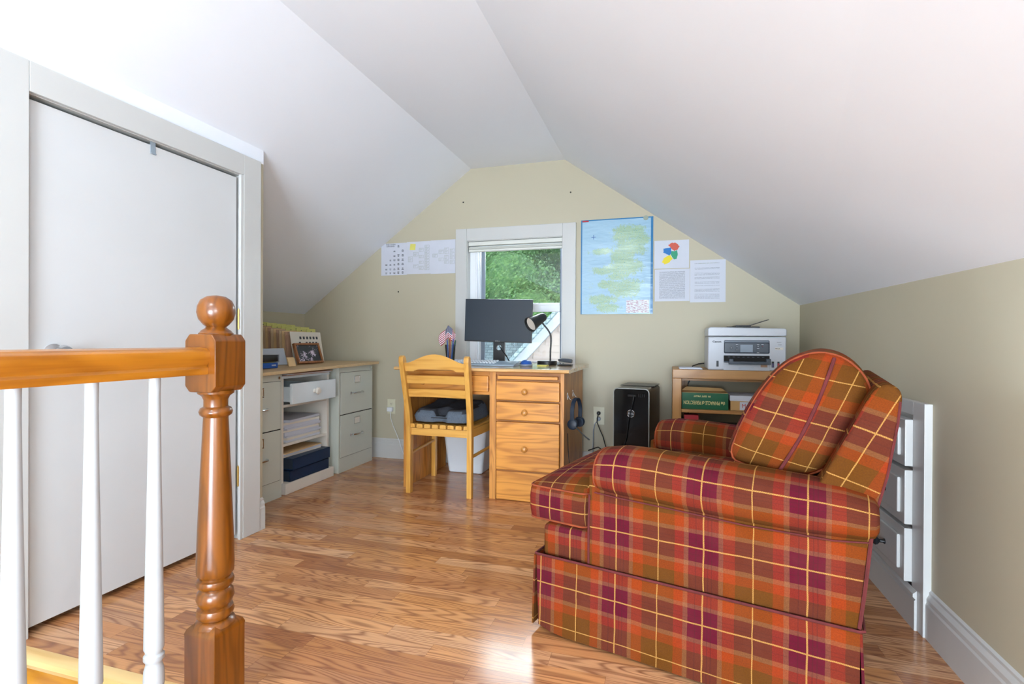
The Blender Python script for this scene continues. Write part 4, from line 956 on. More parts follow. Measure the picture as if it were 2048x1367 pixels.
# contents
rn = random.Random(5)
z = .297
for k in range(11):
    th = .008 + rn.random() * .007; last = k == 10; j = rn.uniform(-.012, .012)
    mb = MB(); mt = Matrix.Translation((-2.36, 2.80 + j, z)) @ Matrix.Rotation(rn.uniform(-.05, .05) + (.12 if last else 0), 4, 'Z')
    mb.box(-.13, -.165, 0, .14, .165, th, .0008, mt); z += th + .0003
    tag(mb.build('paper_stack', M['paper'] if k % 4 != 1 else M['cream']), ('lowest bundle of paper in the pile on the middle shelf of the white unit' if k == 0 else '%s bundle of paper from the bottom in the middle-shelf pile of the white unit' % ORD[k]) if not last else 'topmost white paper bundle on the middle shelf of the white unit', 'paper', 'paper bundles on the middle shelf')
for k, (z0, z1) in enumerate(((.066, .132), (.136, .206))):
    bk = thing('binder', ['dark navy binder lying at the bottom of the white shelf unit', 'dark navy binder lying upon the other navy binder in the white shelf unit'][k], 'binder', (-2.32, 2.81, z0), [0, .03][k], 'navy binders in the white shelf unit')
    mb = MB(); mb.box(-.15, -.185, 0, .146 + k * .012, .190, .004, .001); mb.box(-.15, -.185, z1 - z0 - .004, .146 + k * .012, .190, z1 - z0, .001); mb.box(.142 + k * .012, -.185, 0, .146 + k * .012, .190, z1 - z0, .001); mb.build('cover', M['navy'], bk)
    mb = MB(); mb.box(-.145, -.175, .005, .135 + k * .012, .180, z1 - z0 - .005); mb.build('pages', M['printer_dark'], bk)
z = .207
for k, (mm, th, nm) in enumerate(((M['cream'], .010, 'paper_pad'), (M['paper'], .012, 'paper_pad'), (M['manila'], .006, 'envelope'))):
    mb = MB(); mt = Matrix.Translation((-2.345 + k * .004, 2.79, z)) @ Matrix.Rotation(.03 * (k - 1), 4, 'Z'); mb.box(-.13, -.175, 0, .13, .18, th, .001, mt); z += th + .0005
    tag(mb.build(nm, mm), ['cream paper pad resting on the upper navy binder', 'white paper pad just below the brown envelope', 'brown manila envelope on top of the navy binders'][k], ['paper', 'paper', 'envelope'][k])
z = .7065
for k in range(3):
    mb = MB(); mt = Matrix.Translation((-2.40 + .01 * k, 2.80 + .01 * k, z)) @ Matrix.Rotation([.02, -.06, .05][k], 4, 'Z'); mb.box(-.21, -.19, 0, .22, .205, .0048, .001, mt); z += .0054
    tag(mb.build('folder', [M['brown_paper'], M['paper'], M['brown_paper']][k]), ['brown paper folder, lowest of those squeezed above the white drawer unit', 'white paper folder squeezed between two brown folders above the white unit', 'brown paper folder, topmost of those squeezed under the plywood'][k], 'folder', 'folders squeezed under the plywood')

# on the worktop
WZ = lambda y: pz(y) + .018
for k in range(11):
    x = -2.765 + k * .0235; zt = .272 - k * .0046; lab = 'yellow-tabbed folder, %s from the front of the row standing on the plywood worktop' % ORD[10 - k]
    if k == 10: lab = 'front manila folder of the standing row, just behind the printed grid sheet'
    if k == 0: lab = 'rearmost manila folder of the standing row, against the left wall'
    f = thing('file_folder', lab, 'folder', (x, 3.17, WZ(3.0) + .001), 0, 'yellow-tabbed file folders standing on the worktop')
    mb = MB(); mb.prism([(0, 0), (.004, 0), (-.006, zt), (-.009, zt), (-.003, zt * .5)], 'Y', -.165, .165); mb.prism([(.009, 0), (.012, 0), (.006, zt * .9), (.003, zt * .9)], 'Y', -.165, .165)
    mb.box(0, -.165, 0, .012, .165, .002)
    mb.build('sleeve', [M['manila'], M['brown_paper'], M['folder_tan']][k % 3], f)
    ty = [-.16, -.10, -.03, .04, -.13, -.06, .01, .08, -.10, -.02, .06][k]
    mb = MB(); mb.prism([(ty, zt - .030), (ty + .11, zt - .030), (ty + .103, zt + .024), (ty + .007, zt + .024)], 'X', -.012, -.008); mb.build('tab', M['tab'], f)
    mb = MB(); mb.lathe([(0, 0), (.004, 0), (.004, .0006), (0, .0006)], seg=10, mat=Matrix.Translation((-.0079, ty + .055, zt + .006)) @ Matrix.Rotation(PI / 2, 4, 'Y')); mb.build('tab_mark', M['ink'], f)
# printed grid sheet leaning in front
gs = thing('printed_sheet', 'tan sheet printed with rows of small grey squares leaning on the folders', 'sheet', (-2.472, 3.185, WZ(3.1) + .001), 0)
lean = Matrix.Rotation(-.17, 4, 'Y')
mb = MB(); mb.box(0, -.165, 0, .003, .165, .228, .0005, lean); mb.build('card', M['cream'], gs)
mb = MB()
for r in range(3):
    for c in range(6):
        if r == 1 and c == 1: continue
        mb.box(.003, -.075 + c * .036 - r * .012, .175 - r * .038, .0036, -.055 + c * .036 - r * .012, .194 - r * .038, 0, lean)
tag(mb.build('printed_squares', M['ink'], gs), kind='stuff')
# framed photo
pf = thing('photo_frame', 'brown wooden photo frame with a dark group picture on the worktop', 'photo frame', (-2.385, 3.095, WZ(3.2) + .007), -.16)
lean = Matrix.Rotation(-.36, 4, 'Y')
mb = MB(); Wf, Hf, b = .112, .148, .014
for a in ((-Wf, 0, Wf, b), (-Wf, Hf - b, Wf, Hf), (-Wf, b, -Wf + b, Hf - b), (Wf - b, b, Wf, Hf - b)): mb.box(-.018, a[0], a[1], .004, a[2], a[3], .002, lean)
mb.build('frame', M['frame_wood'], pf)
def photo_mat():
    t = NT('group_snapshot'); o = t.coord(); vo = t.n('ShaderNodeTexVoronoi'); t.l(o, vo.inputs['Vector']); vo.inputs['Scale'].default_value = 120
    nz = t.noise(o, 17, 2); c = t.ramp(t.math('ADD', nz, t.math('MULTIPLY', vo.outputs['Distance'], .25)), [(0.0, srgb('#e4e8ee')), (.52, srgb('#c0b6cc')), (.57, srgb('#31383f')), (.75, srgb('#2a3138'))]); t.col(c); t.rough(.2); return t.m
mb = MB(); mb.box(-.012, -Wf + b, b, -.006, Wf - b, Hf - b, 0, lean); mb.build('photograph', photo_mat(), pf)
mb = MB(); mb.box(-.075, -.012, 0, -.070, .012, .09, .001, Matrix.Rotation(.25, 4, 'Y')); mb.build('easel_leg', M['frame_wood'], pf)
# clear-lidded blue box, grey folder, kraft cards
cbx = thing('storage_box', 'blue plastic box with a clear lid at the left end of the worktop', 'box', (-2.335, 2.60, WZ(2.6) + .0026), 0)
mb = MB(); mb.box(-.14, -.12, 0, .02, .085, .034, .004); mb.build('tray', M['blue'], cbx)
mb = MB(); mb.box(-.125, -.105, .0345, .005, .07, .042); mb.build('contents', M['yellow_note'], cbx)
mb = MB(); mb.box(-.145, -.125, .036, .025, .090, .040, .001)
for a in ((-.145, -.125, .025, -.122), (-.145, .087, .025, .090), (.022, -.122, .025, .087), (-.145, -.122, -.142, .087)): mb.box(a[0], a[1], .040, a[2], a[3], .082)
mb.box(-.145, -.125, .080, .025, .090, .083, .001); mb.build('lid', M['clear_plastic'], cbx)
mb = MB(); mb.box(.0198, .030, .014, .0206, .066, .022); mb.build('pale_mark', M['pale_grey'], cbx)
mb = MB(); mb.box(0, -.13, 0, .004, .115, .115, .001, Matrix.Translation((-2.482, 2.850, WZ(2.85) + .004)) @ Matrix.Rotation(-.28, 4, 'Y'))
tag(mb.build('grey_folder', M['pale_grey']), 'pale grey folder leaning behind the blue clear-lidded box', 'folder')
for k in range(2):
    mb = MB(); mb.box(0, -.035, 0, .004, .03, .055 + .004 * k, .001, Matrix.Translation((-2.315 - .016 * k, 2.815 + .012 * k, WZ(2.7) + .004)) @ Matrix.Rotation(-.25, 4, 'Y'))
    tag(mb.build('envelope', M['manila']), ['small manila envelope leaning in front, between blue box and photo frame', 'small manila envelope leaning behind its twin, left of the photo frame'][k], 'envelope', 'small manila envelopes')

# ================================================================== things on the desk
DZ = .7655
mo = thing('monitor', 'black flat monitor on a stand in front of the window', 'monitor', (-1.115, 3.43, DZ))
roll = Matrix.Translation((0, -.03, .297)) @ Matrix.Rotation(.026, 4, 'Y')
mb = MB(); mb.box(-.243, .004, -.148, .243, .024, .148, .004, roll); mb.box(-.11, .022, -.08, .11, .045, .08, .008, roll); mb.build('housing', M['black'], mo)
mb = MB(); mb.box(-.2395, -.0005, -.1395, .2395, .0045, .1445, 0, roll); mb.build('screen', M['screen'], mo)
mb = MB(); mb.box(-.2395, .0005, -.1465, .2395, .0042, -.1400, 0, roll); mb.build('bezel', M['black'], mo)
text('logo', 'DELL', .011, (0.0, -.031, .1565), (PI / 2, 0.026, 0), M['silver'], mo, sx=1.4)
mb = MB(); bm = mb.bm
# stand column with a round cable hole
def column():
    N = 24; w = .041; hc = .112; hr_ = .019; out = []
    ring_in = [(hr_ * math.cos(2 * PI * k / N), hc + hr_ * math.sin(2 * PI * k / N)) for k in range(N)]
    ring_out = []
    for k in range(N):
        a = 2 * PI * k / N; c, s = math.cos(a), math.sin(a); m = max(abs(c), abs(s)); ring_out.append((w * c / m, hc + .041 * s / m))
    F = {}
    for yy in (0, .022):
        F[yy] = ([bm.verts.new((x, yy, z)) for x, z in ring_in], [bm.verts.new((x, yy, z)) for x, z in ring_out])
    for k in range(N):
        k2 = (k + 1) % N
        for yy in (0, .022): bm.faces.new((F[yy][0][k], F[yy][0][k2], F[yy][1][k2], F[yy][1][k]))
        bm.faces.new((F[0][0][k], F[.022][0][k], F[.022][0][k2], F[0][0][k2])); bm.faces.new((F[0][1][k], F[0][1][k2], F[.022][1][k2], F[.022][1][k]))
    bmesh.ops.recalc_face_normals(bm, faces=bm.faces)
column(); mb.box(-.041, 0, .008, .041, .022, .0712); mb.box(-.041, 0, .1528, .041, .022, .26); mb.build('stand_column', M['black'], mo, smooth=False)
mb = MB(); mb.box(-.11, -.085, 0, .11, .085, .009, .003); mb.build('stand_base', M['black'], mo)
mb = MB(); mb.tube([(-.01, .03, .13), (.01, .0, .112), (.05, -.01, .06), (.085, .0, .012), (.10, .01, .004), (.16, .04, .003)], .0025, 6); mb.build('cable', M['black'], mo)
mb = MB(); mb.tube([(-.008, .03, .125), (.015, .005, .108), (.06, .0, .05), (.07, .02, .010), (.075, .05, .003)], .003, 6); mb.build('cable', M['black'], mo)

kb = thing('keyboard', 'grey desktop keyboard lying in front of the monitor', 'keyboard', (-1.135, 3.165, DZ), .03)
M['kb_grey'] = plain('keyboard_grey', '#9fb2c2', .45); M['key'] = plain('key_caps', '#dfe7ee', .5)
mb = MB(); mb.prism([(-.078, 0), (.078, 0), (.078, .026), (.07, .028), (-.045, .014), (-.078, .010)], 'X', -.225, .225, .003); mb.build('keyboard_body', M['kb_grey'], kb)
proto = None; slope = math.atan2(.014, .115)
for r in range(5):
    for c in range(15):
        mb = None
        if proto is None:
            mb = MB(); mb.box(-.0078, -.0078, 0, .0078, .0078, .007, .0012, seg=1); proto = mb.build('key', M['key'], kb); k = proto
        else: k = proto.copy(); COL.objects.link(k)
        k.parent = kb; y = -.036 + r * .0215; k.location = (-.205 + c * .0205 + (r % 2) * .004, y, .0143 + (y + .045) * .122); k.rotation_euler = (slope, 0, 0)
ms = thing('computer_mouse', 'blue and grey computer mouse beside the keyboard', 'mouse', (-.848, 3.17, DZ), .1)
mb = MB(); mb.lathe([(.92, 0), (1, .12), (.98, .4), (.86, .68), (.6, .90), (.3, .98), (0, 1)], seg=28, mat=Matrix.Diagonal((.038, .055, .040, 1))); mb.build('mouse_shell', M['blue'], ms)
mb = MB(); mb.lathe([(.98, 0), (1.05, .12), (1.04, .32), (.95, .36)], seg=28, mat=Matrix.Diagonal((.038, .055, .040, 1))); mb.build('grip', M['mouse_grey'], ms)
mb = MB(); mb.cyl((-.003, .028, .030), (.003, .028, .030), .008, 12); mb.build('scroll_wheel', M['black'], ms)
mb = MB(); mb.box(-.79, 3.21, DZ, -.725, 3.27, DZ + .006, .0005); tag(mb.build('sticky_note_pad', M['yellow_note']), 'yellow sticky note pad on the desk right of the mouse', 'note pad')
mb = MB(); mb.box(-1.49, 2.93, DZ, -1.27, 3.08, DZ + .012, .001, None); tag(mb.build('paper_pad', M['paper']), 'white paper pad on the desk seen through the chair back', 'paper')
# lamp
lp = thing('desk_lamp', 'black gooseneck desk lamp at the right of the desk', 'lamp', (-.770, 3.42, DZ))
mb = MB(); mb.lathe([(.063, 0), (.066, .003), (.066, .022), (.063, .026), (0, .027)], seg=40); mb.build('base', M['black'], lp)
nk = [(.022, 0, .026), (.023, 0, .10), (.026, 0, .15), (.022, 0, .20), (.004, -.003, .235), (-.018, -.006, .262), (-.034, -.008, .282), (-.042, -.010, .296)]
from mathutils.geometry import interpolate_bezier
mb = MB(); fine = []
for i in range(len(nk) - 1):
    p0, p1 = Vector(nk[max(0, i - 1)]), Vector(nk[i]); p2, p3 = Vector(nk[i + 1]), Vector(nk[min(len(nk) - 1, i + 2)])
    for q in range(6):
        f = q / 6; fine.append(.5 * ((2 * p1) + (p2 - p0) * f + (2 * p0 - 5 * p1 + 4 * p2 - p3) * f * f + (3 * p1 - p0 - 3 * p2 + p3) * f ** 3))
fine.append(Vector(nk[-1])); mb.tube(fine, .006, 10, rad=[.0062 if i % 2 else .0052 for i in range(len(fine))]); mb.build('gooseneck', M['black'], lp)
hd = Vector((-.56, -.70, -.44)).normalized(); q = hd.to_track_quat('Z', 'Y').to_matrix().to_4x4(); topc = Vector((-.020, -.002, .325))
mt = Matrix.Translation(topc) @ q
mb = MB(); mb.lathe([(0, -.006), (.018, -.004), (.028, .006), (.031, .02), (.038, .075), (.052, .135), (.050, .135), (.036, .074), (.029, .02), (0, .01)], seg=36, mat=mt); sh = mb.build('lamp_shade', M['black'], lp)
mb = MB(); mb.lathe([(0, .118), (.044, .118), (.044, .121), (0, .122)], seg=30, mat=mt); mb.build('diffuser', M['bulb_disc'], sh)
mb = MB(); mb.tube([(.064, .0, .004), (.09, .03, .003), (.10, .08, .003), (.08, .15, .003)], .0025, 6); mb.build('cord', M['black'], lp)
# stapler
st = thing('stapler', 'black stapler at the right rear corner of the desk', 'stapler', (-.632, 3.32, DZ), -.12)
mb = MB(); mb.box(-.045, -.018, 0, .052, .018, .010, .003); mb.build('base', M['black'], st)
mb = MB(); mb.prism([(-.040, .028), (.030, .020), (.050, .016), (.052, .040), (.030, .046), (-.020, .048), (-.042, .042)], 'Y', -.014, .014, .005); mb.build('arm', M['printer_dark'], st)
mb = MB(); mb.box(-.036, -.010, .018, .045, .010, .026, .001); mb.build('magazine', M['silver'], st)
# pen cup with flag
pc_ = thing('pen_cup', 'clear plastic cup holding pens behind the chair back', 'cup', (-1.435, 3.33, DZ))
mb = MB(); mb.lathe([(.026, 0), (.038, .13), (.0365, .13), (.025, .004)], seg=28); mb.build('cup', M['clear_plastic'], pc_)
pens = [(0.012, .0, .165, .06, .05, 'blue'), (-.006, .010, .160, -.04, .10, 'blue'), (.0, -.010, .17, .02, -.02, 'orange'), (.016, .008, .150, .11, .04, 'navy'), (.010, -.008, .155, .10, -.03, 'blue'), (-.012, -.004, .155, -.06, -.03, 'blue'), (.004, .014, .16, .03, .09, 'black'), (-.008, .0, .17, .0, .02, 'navy'), (.016, -.002, .15, .13, .0, 'green_print')]
labs = ['blue pen leaning in the clear cup by the chair back', 'blue pen standing at the rear of the clear cup', 'orange pencil standing in the clear pen cup', 'navy pen leaning to the right in the clear cup', 'blue pen at the front right of the clear cup', 'blue pen at the left side of the clear cup', 'black pen at the back of the clear cup', 'navy pen in the middle of the clear cup', 'green pen at the right edge of the clear cup']
for (x, y, ln, tx, ty, mm), lb in zip(pens, labs):
    base_ = Vector((-1.435 + x, 3.33 + y, DZ + .006)); tip = base_ + Vector((tx, ty, 1)).normalized() * ln * .98
    mb = MB(); mb.cyl(base_, tip, .0042, 10); mb.cyl(tip, tip + (tip - base_).normalized() * .010, .0042, 10, .0015)
    tag(mb.build('pencil' if mm == 'orange' else 'pen', M[mm]), lb, 'pencil' if mm == 'orange' else 'pen', 'pens in the clear cup')
fl = thing('small_flag', 'small American stick flag drooping from the pen cup', 'flag', (-1.44, 3.335, DZ + .006))
mb = MB(); mb.cyl((0, 0, 0), (-.012, 0, .262), .0022, 8); mb.build('stick', M['manila'], fl)
def flag_mat():
    t = NT('stars_and_stripes'); uv = t.coord('UV'); sp = t.n('ShaderNodeSeparateXYZ'); t.l(uv, sp.inputs[0]); u, v = sp.outputs[0], sp.outputs[1]
    stp = t.math('GREATER_THAN', t.math('FRACT', t.math('MULTIPLY', v, 6.5)), .5); c = t.mix(stp, srgb('#b03040'), srgb('#e8e6ec'))
    can = t.math('MULTIPLY', t.math('LESS_THAN', u, .42), t.math('GREATER_THAN', v, .46)); fu = t.math('SUBTRACT', t.math('FRACT', t.math('MULTIPLY', u, 15.0)), .5); fv = t.math('SUBTRACT', t.math('FRACT', t.math('MULTIPLY', v, 13.0)), .5)
    star = t.math('LESS_THAN', t.math('ADD', t.math('MULTIPLY', fu, fu), t.math('MULTIPLY', fv, fv)), .07)
    c = t.mix(can, c, t.mix(star, srgb('#27335e'), srgb('#e8e6ec'))); t.col(c); t.rough(.7); return t.m
def flag_sheet(sign, wid, ang0, name='cloth'):
    bm = bmesh.new(); uvl = bm.loops.layers.uv.verify(); G = []
    for i in range(15):
        u = i / 14; row = []
        for j in range(9):
            v = j / 8
            x = sign * u * wid * (.62 + .2 * math.sin(v * 2)); dz = -u * wid * .85; y = -.012 * math.sin(u * 7 + v * 2) - .008 * u
            row.append(bm.verts.new((-.012 + .002 + x, y, .258 - (1 - v) * .085 * (1 - .15 * u) + dz)))
        G.append(row)
    for i in range(14):
        for j in range(8):
            f = bm.faces.new((G[i][j], G[i + 1][j], G[i + 1][j + 1], G[i][j + 1]))
            for l, (a, b) in zip(f.loops, ((i, j), (i + 1, j), (i + 1, j + 1), (i, j + 1))): l[uvl].uv = (a / 14, b / 8)
    me = bpy.data.meshes.new(name); bm.to_mesh(me); bm.free(); me.materials.append(FM); o = bpy.data.objects.new(name, me); COL.objects.link(o); o.parent = fl
    for p in me.polygons: p.use_smooth = True
    m = o.modifiers.new('thickness', 'SOLIDIFY'); m.thickness = .0006
FM = flag_mat(); flag_sheet(-1, .085, 0); flag_sheet(1, .070, 0)

# ================================================================== headset, outlets, cords
hs = thing('headset', 'dark blue-black headset with boom microphone hanging from a hook on the desk side', 'headset', (-.504, 3.02, .424), math.radians(80)); hs.scale = (.86, .86, .86)
mb = MB(); N = 22
pts = [(.082 * math.cos(PI * k / N) * (1 if True else 1), 0, .105 + .09 * math.sin(PI * k / N)) for k in range(N + 1)]
pts = [(.078, 0, .045)] + pts + [(-.078, 0, .045)]
bm = mb.bm; F = []
for i, p in enumerate(pts):
    p = Vector(p); a = Vector(pts[max(0, i - 1)]); b = Vector(pts[min(len(pts) - 1, i + 1)]); d = (b - a).normalized(); nrm = Vector((-d.z, 0, d.x)); w = .013
    F.append([bm.verts.new(p + nrm * .004 + Vector((0, w, 0))), bm.verts.new(p + nrm * .004 - Vector((0, w, 0))), bm.verts.new(p - nrm * .004 - Vector((0, w, 0))), bm.verts.new(p - nrm * .004 + Vector((0, w, 0)))])
for a, b in zip(F, F[1:]):
    for q in range(4): bm.faces.new((a[q], a[(q + 1) % 4], b[(q + 1) % 4], b[q]))
bm.faces.new(F[0]); bm.faces.new(F[-1][::-1]); bmesh.ops.recalc_face_normals(bm, faces=bm.faces); mb.build('headband', M['navy_plastic'], hs)
for s in (-1, 1):
    mb = MB(); mt = Matrix.Translation((s * .078, 0, .028)) @ Matrix.Rotation(-s * PI / 2 - s * .12, 4, 'Y'); mb.lathe([(0, -.010), (.026, -.010), (.034, -.004), (.036, .006), (.036, .014), (.032, .026), (.018, .028), (0, .020)], seg=30, mat=mt); mb.build('ear_cup', M['navy_plastic'], hs)
mb = MB(); mb.tube([(-.084, -.01, .025), (-.09, -.05, -.005), (-.092, -.10, -.045), (-.09, -.125, -.062)], .0035, 8, rad=[.0045, .004, .004, .0055]); mb.build('microphone_boom', M['black'], hs)
mb = MB(); mb.tube([(-.543, 2.96, .395), (-.538, 2.95, .30), (-.525, 2.94, .20), (-.50, 2.95, .10), (-.46, 3.0, .02), (-.40, 3.1, .004), (-.3, 3.3, .004)], .0022, 6)
adopt(mb.build('cable', M['black']), hs)

def outlet(x0, x1, z0, z1, label):
    w = (x0 + x1) / 2; h = (z0 + z1) / 2; o = thing('wall_outlet', label, 'outlet', (w, YB, h), 0)
    mb = MB(); mb.box(-(x1 - x0) / 2, -.006, -(z1 - z0) / 2, (x1 - x0) / 2, .001, (z1 - z0) / 2, .002); mb.build('plate', M['ivory'], o)
    for s in (-1, 1):
        mb = MB(); mb.lathe([(0, 0), (.0165, 0), (.0165, .003), (0, .003)], seg=24, mat=Matrix.Translation((0, -.0058, s * .0195)) @ Matrix.Rotation(PI / 2, 4, 'X')); f = mb.build('socket', M['ivory'], o)
        mb = MB(); mb.box(-.007, -.0095, s * .0195 - .001, -.005, -.0085, s * .0195 + .008); mb.box(.005, -.0095, s * .0195 - .001, .007, -.0085, s * .0195 + .007); mb.cyl((0, -.0085, s * .0195 - .007), (0, -.0095, s * .0195 - .007), .0025, 10); mb.build('slots', M['dark'], f)
    return o
outlet(-2.102, -2.032, .347, .461, 'ivory wall outlet left of the desk, with a white charger in its lower socket')
outlet(-.488, -.410, .345, .468, 'ivory wall outlet right of the desk, with a black plug in its upper socket')
chg = thing('phone_charger', 'white charger cube plugged into the outlet left of the desk', 'charger', (-2.067, YB - .0105, .384))
mb = MB(); mb.box(-.0225, -.028, -.017, .0225, 0, .017, .005); mb.build('charger_body', M['bin'], chg)
mb = MB(); mb.tube([(.004, -.022, -.016), (.010, -.020, -.07), (.03, -.018, -.13), (.06, -.017, -.19), (.09, -.030, -.24), (.11, -.035, -.29), (.14, -.035, -.36)], .0022, 6); mb.build('cable', M['bin'], chg)
pl_ = thing('power_plug', 'black plug in the upper socket of the outlet right of the desk', 'plug', (-.449, YB - .0105, .426))
mb = MB(); mb.lathe([(.013, 0), (.014, .004), (.012, .018), (.006, .026), (0, .027)], seg=20, mat=Matrix.Rotation(PI / 2, 4, 'X')); mb.build('plug_body', M['black'], pl_)
mb = MB(); mb.tube([(0, -.024, -.004), (-.006, -.030, -.03), (-.008, -.03, -.06), (.012, -.03, -.11), (.035, -.03, -.16), (.045, -.03, -.20), (.06, -.035, -.24), (.10, -.06, -.32), (.14, -.1, -.42)], .0032, 8); mb.build('cord', M['black'], pl_)
pl2 = thing('plug_adapter', 'grey round plug in the lower socket of the outlet right of the desk', 'plug', (-.449, YB - .0105, .387))
mb = MB(); mb.lathe([(.014, 0), (.015, .005), (.012, .016), (0, .018)], seg=20, mat=Matrix.Rotation(PI / 2, 4, 'X')); mb.build('plug_body', M['mouse_grey'], pl2)
mb = MB(); mb.tube([(0, -.016, -.01), (-.022, -.026, -.03), (-.034, -.022, -.08), (-.036, -.022, -.2), (-.036, -.024, -.36)], .003, 8); mb.build('cord', M['mouse_grey'], pl2)

# ================================================================== computer tower
tw = thing('computer_tower', 'glossy black computer tower standing between the desk and the bookcase', 'computer', (-.172, 3.33, 0), math.radians(-8))
def rr2(hw_, z0, z1, r, n=5):
    out = []
    for cx, cz2, a0 in ((hw_ - r, z1 - r, 0), (-hw_ + r, z1 - r, 90), (-hw_ + .004, z0 + .004, 180), (hw_ - .004, z0 + .004, 270)):
        for k in range(n + 1):
            a = math.radians(a0 + 90 * k / n); q = r if a0 < 180 else .004; out.append((cx + q * math.cos(a), cz2 + q * math.sin(a)))
    return out
mb = MB(); mb.prism(rr2(.105, .01, .648, .024), 'Y', -.185, .19, 0); mb.build('case', M['graphite'], tw)
mb = MB(); mb.prism(rr2(.1055, .01, .6485, .0245), 'Y', -.192, -.186, 0); mb.build('bezel', M['silver'], tw)
mb = MB(); mb.prism(rr2(.101, .014, .644, .021), 'Y', -.1955, -.190, 0); mb.build('front_panel', M['gloss_black'], tw)
mb = MB(); mb.tube([(.021 * math.cos(2 * PI * k / 32), -.197, .500 + .021 * math.sin(2 * PI * k / 32)) for k in range(32)], .0022, 8, closed=True); lg = mb.build('logo_ring', M['chrome'], tw)
mb = MB(); mb.lathe([(0, 0), (.0195, 0), (.0195, .001), (0, .001)], seg=32, mat=Matrix.Translation((0, -.1955, .500)) @ Matrix.Rotation(PI / 2, 4, 'X')); mb.build('badge', M['black'], tw)
text('logo', 'DELL', .0135, (0, -.1972, .500), FRONT, M['paper'], tw, sx=1.1)
mb = MB(); mb.box(-.02, -.197, .600, .03, -.1955, .612, .001)
for k in range(4): mb.box(.042 + k * .011, -.197, .600, .046 + k * .011, -.1955, .618)
mb.build('ports', M['dark'], tw)
mb = MB(); mb.tube([(.020, -.195, .607), (.020, -.214, .606), (.017, -.219, .585), (.010, -.214, .55), (.0, -.210, .51), (-.012, -.211, .45), (-.022, -.210, .36), (-.03, -.208, .33), (-.045, -.207, .29), (-.05, -.205, .22), (-.04, -.21, .05)], .0026, 8); mb.build('cable', M['black'], tw)
mb = MB(); mb.box(-.105, -.185, 0, -.085, .19, .012); mb.box(.085, -.185, 0, .105, .19, .012); mb.build('feet', M['dark'], tw)
mb = MB(); mb.box(-.104, -.02, .6485, .104, .19, .6525, .0015, None); mb.build('top_tray', M['graphite'], tw)

mb = MB(); mb.tube([(-.50, 3.5, .19), (-.43, 3.46, .225), (-.38, 3.44, .198), (-.33, 3.42, .215), (-.27, 3.42, .262), (-.22, 3.57, .262), (-.17, 3.60, .20), (-.17, 3.62, .02)], .004, 8)
adopt(mb.build('power_cable', M['black']), tw)

# ================================================================== bookcase
bc = thing('bookcase', 'low oak bookcase with open shelves beside the computer tower', 'bookcase', (.40, 3.46, 0))
x0, x1, y0, y1 = .035 - .40, .765 - .40, -.195, .160
mb = MB(); mb.box(x0, y0, .706, x1, y1, .760, .004); mb.build('top', M['case_x'], bc)
for a in (x0, x1 - .052): mb = MB(); mb.box(a, y0 + .001, 0, a + .052, y1, .706, .003); mb.build('side_panel', M['case_z'], bc)
for z in (.503, .26, .04): mb = MB(); mb.box(x0 + .052, y0 + .006, z, x1 - .052, y1, z + .019, .002); mb.build('shelf', M['case_x'], bc)
mb = MB(); mb.box(x0 + .052, y0 + .06, .69, x1 - .052, y1, .706); mb.build('inner_rail', M['case_x'], bc)
mb = MB(); mb.box(x0, y1, .0, x1, y1 + .004, .10); mb.build('back_rail', M['case_x'], bc)
mb = MB(); mb.box(x0 + .052, y1 - .004, .52, x0 + .10, y1, .706); mb.build('back_panel', M['case_z'], bc)
mb = MB(); mb.box(.075, 3.285, .7605, .205, 3.40, .7665, .001); mb.box(.072, 3.29, .7665, .200, 3.41, .770, .0005); tag(mb.build('paper_sheets', M['paper']), 'white papers lying on the bookcase left of the printer', 'paper')
# green gift-fruit carton (standing upside down)
gb = thing('fruit_carton', 'green printed gift-fruit carton upside down on the upper shelf', 'box', (.220, 3.40, .5225))
mb = MB(); mb.box(-.130, -.100, 0, .130, .13, .100, .002); mb.build('carton_body', M['kraft'], gb)
mb = MB(); mb.box(-.1305, -.1035, .000, .1305, -.0995, .098, .001); mb.build('printed_face', M['green_print'], gb)
text('lettering', 'the PINNACLE of PERFECTION', .030, (-.004, -.104, .040), (PI / 2, PI, 0), M['gold_ink'], gb, sx=.58, bold=.0005)
text('lettering', 'IN GIFT FRUIT', .014, (-.015, -.104, .078), (PI / 2, PI, 0), M['gold_ink'], gb, sx=.95, spacing=1.15, bold=.0004)
mb = MB(); mb.prism([(-.13, .100), (.13, .100), (.105, .118), (-.10, .124)], 'Y', .02, .028); mb.build('flap', M['kraft'], gb)
wbx = thing('file_box', 'white-lidded kraft file box marked MAN beside the green carton', 'box', (.475, 3.40, .5225))
mb = MB(); mb.box(-.112, -.10, 0, .112, .12, .060, .002); mb.build('box_body', M['kraft'], wbx)
mb = MB(); mb.box(-.116, -.104, .056, .116, .124, .088, .003); mb.build('lid', M['paper'], wbx)
mb = MB(); mb.box(-.062, -.1015, .004, .09, -.0998, .052); lb_ = mb.build('label_card', M['paper'], wbx)
text('handwriting', 'MAN', .032, (-.018, -.1022, .028), FRONT, M['red_ink'], wbx, sx=.95)
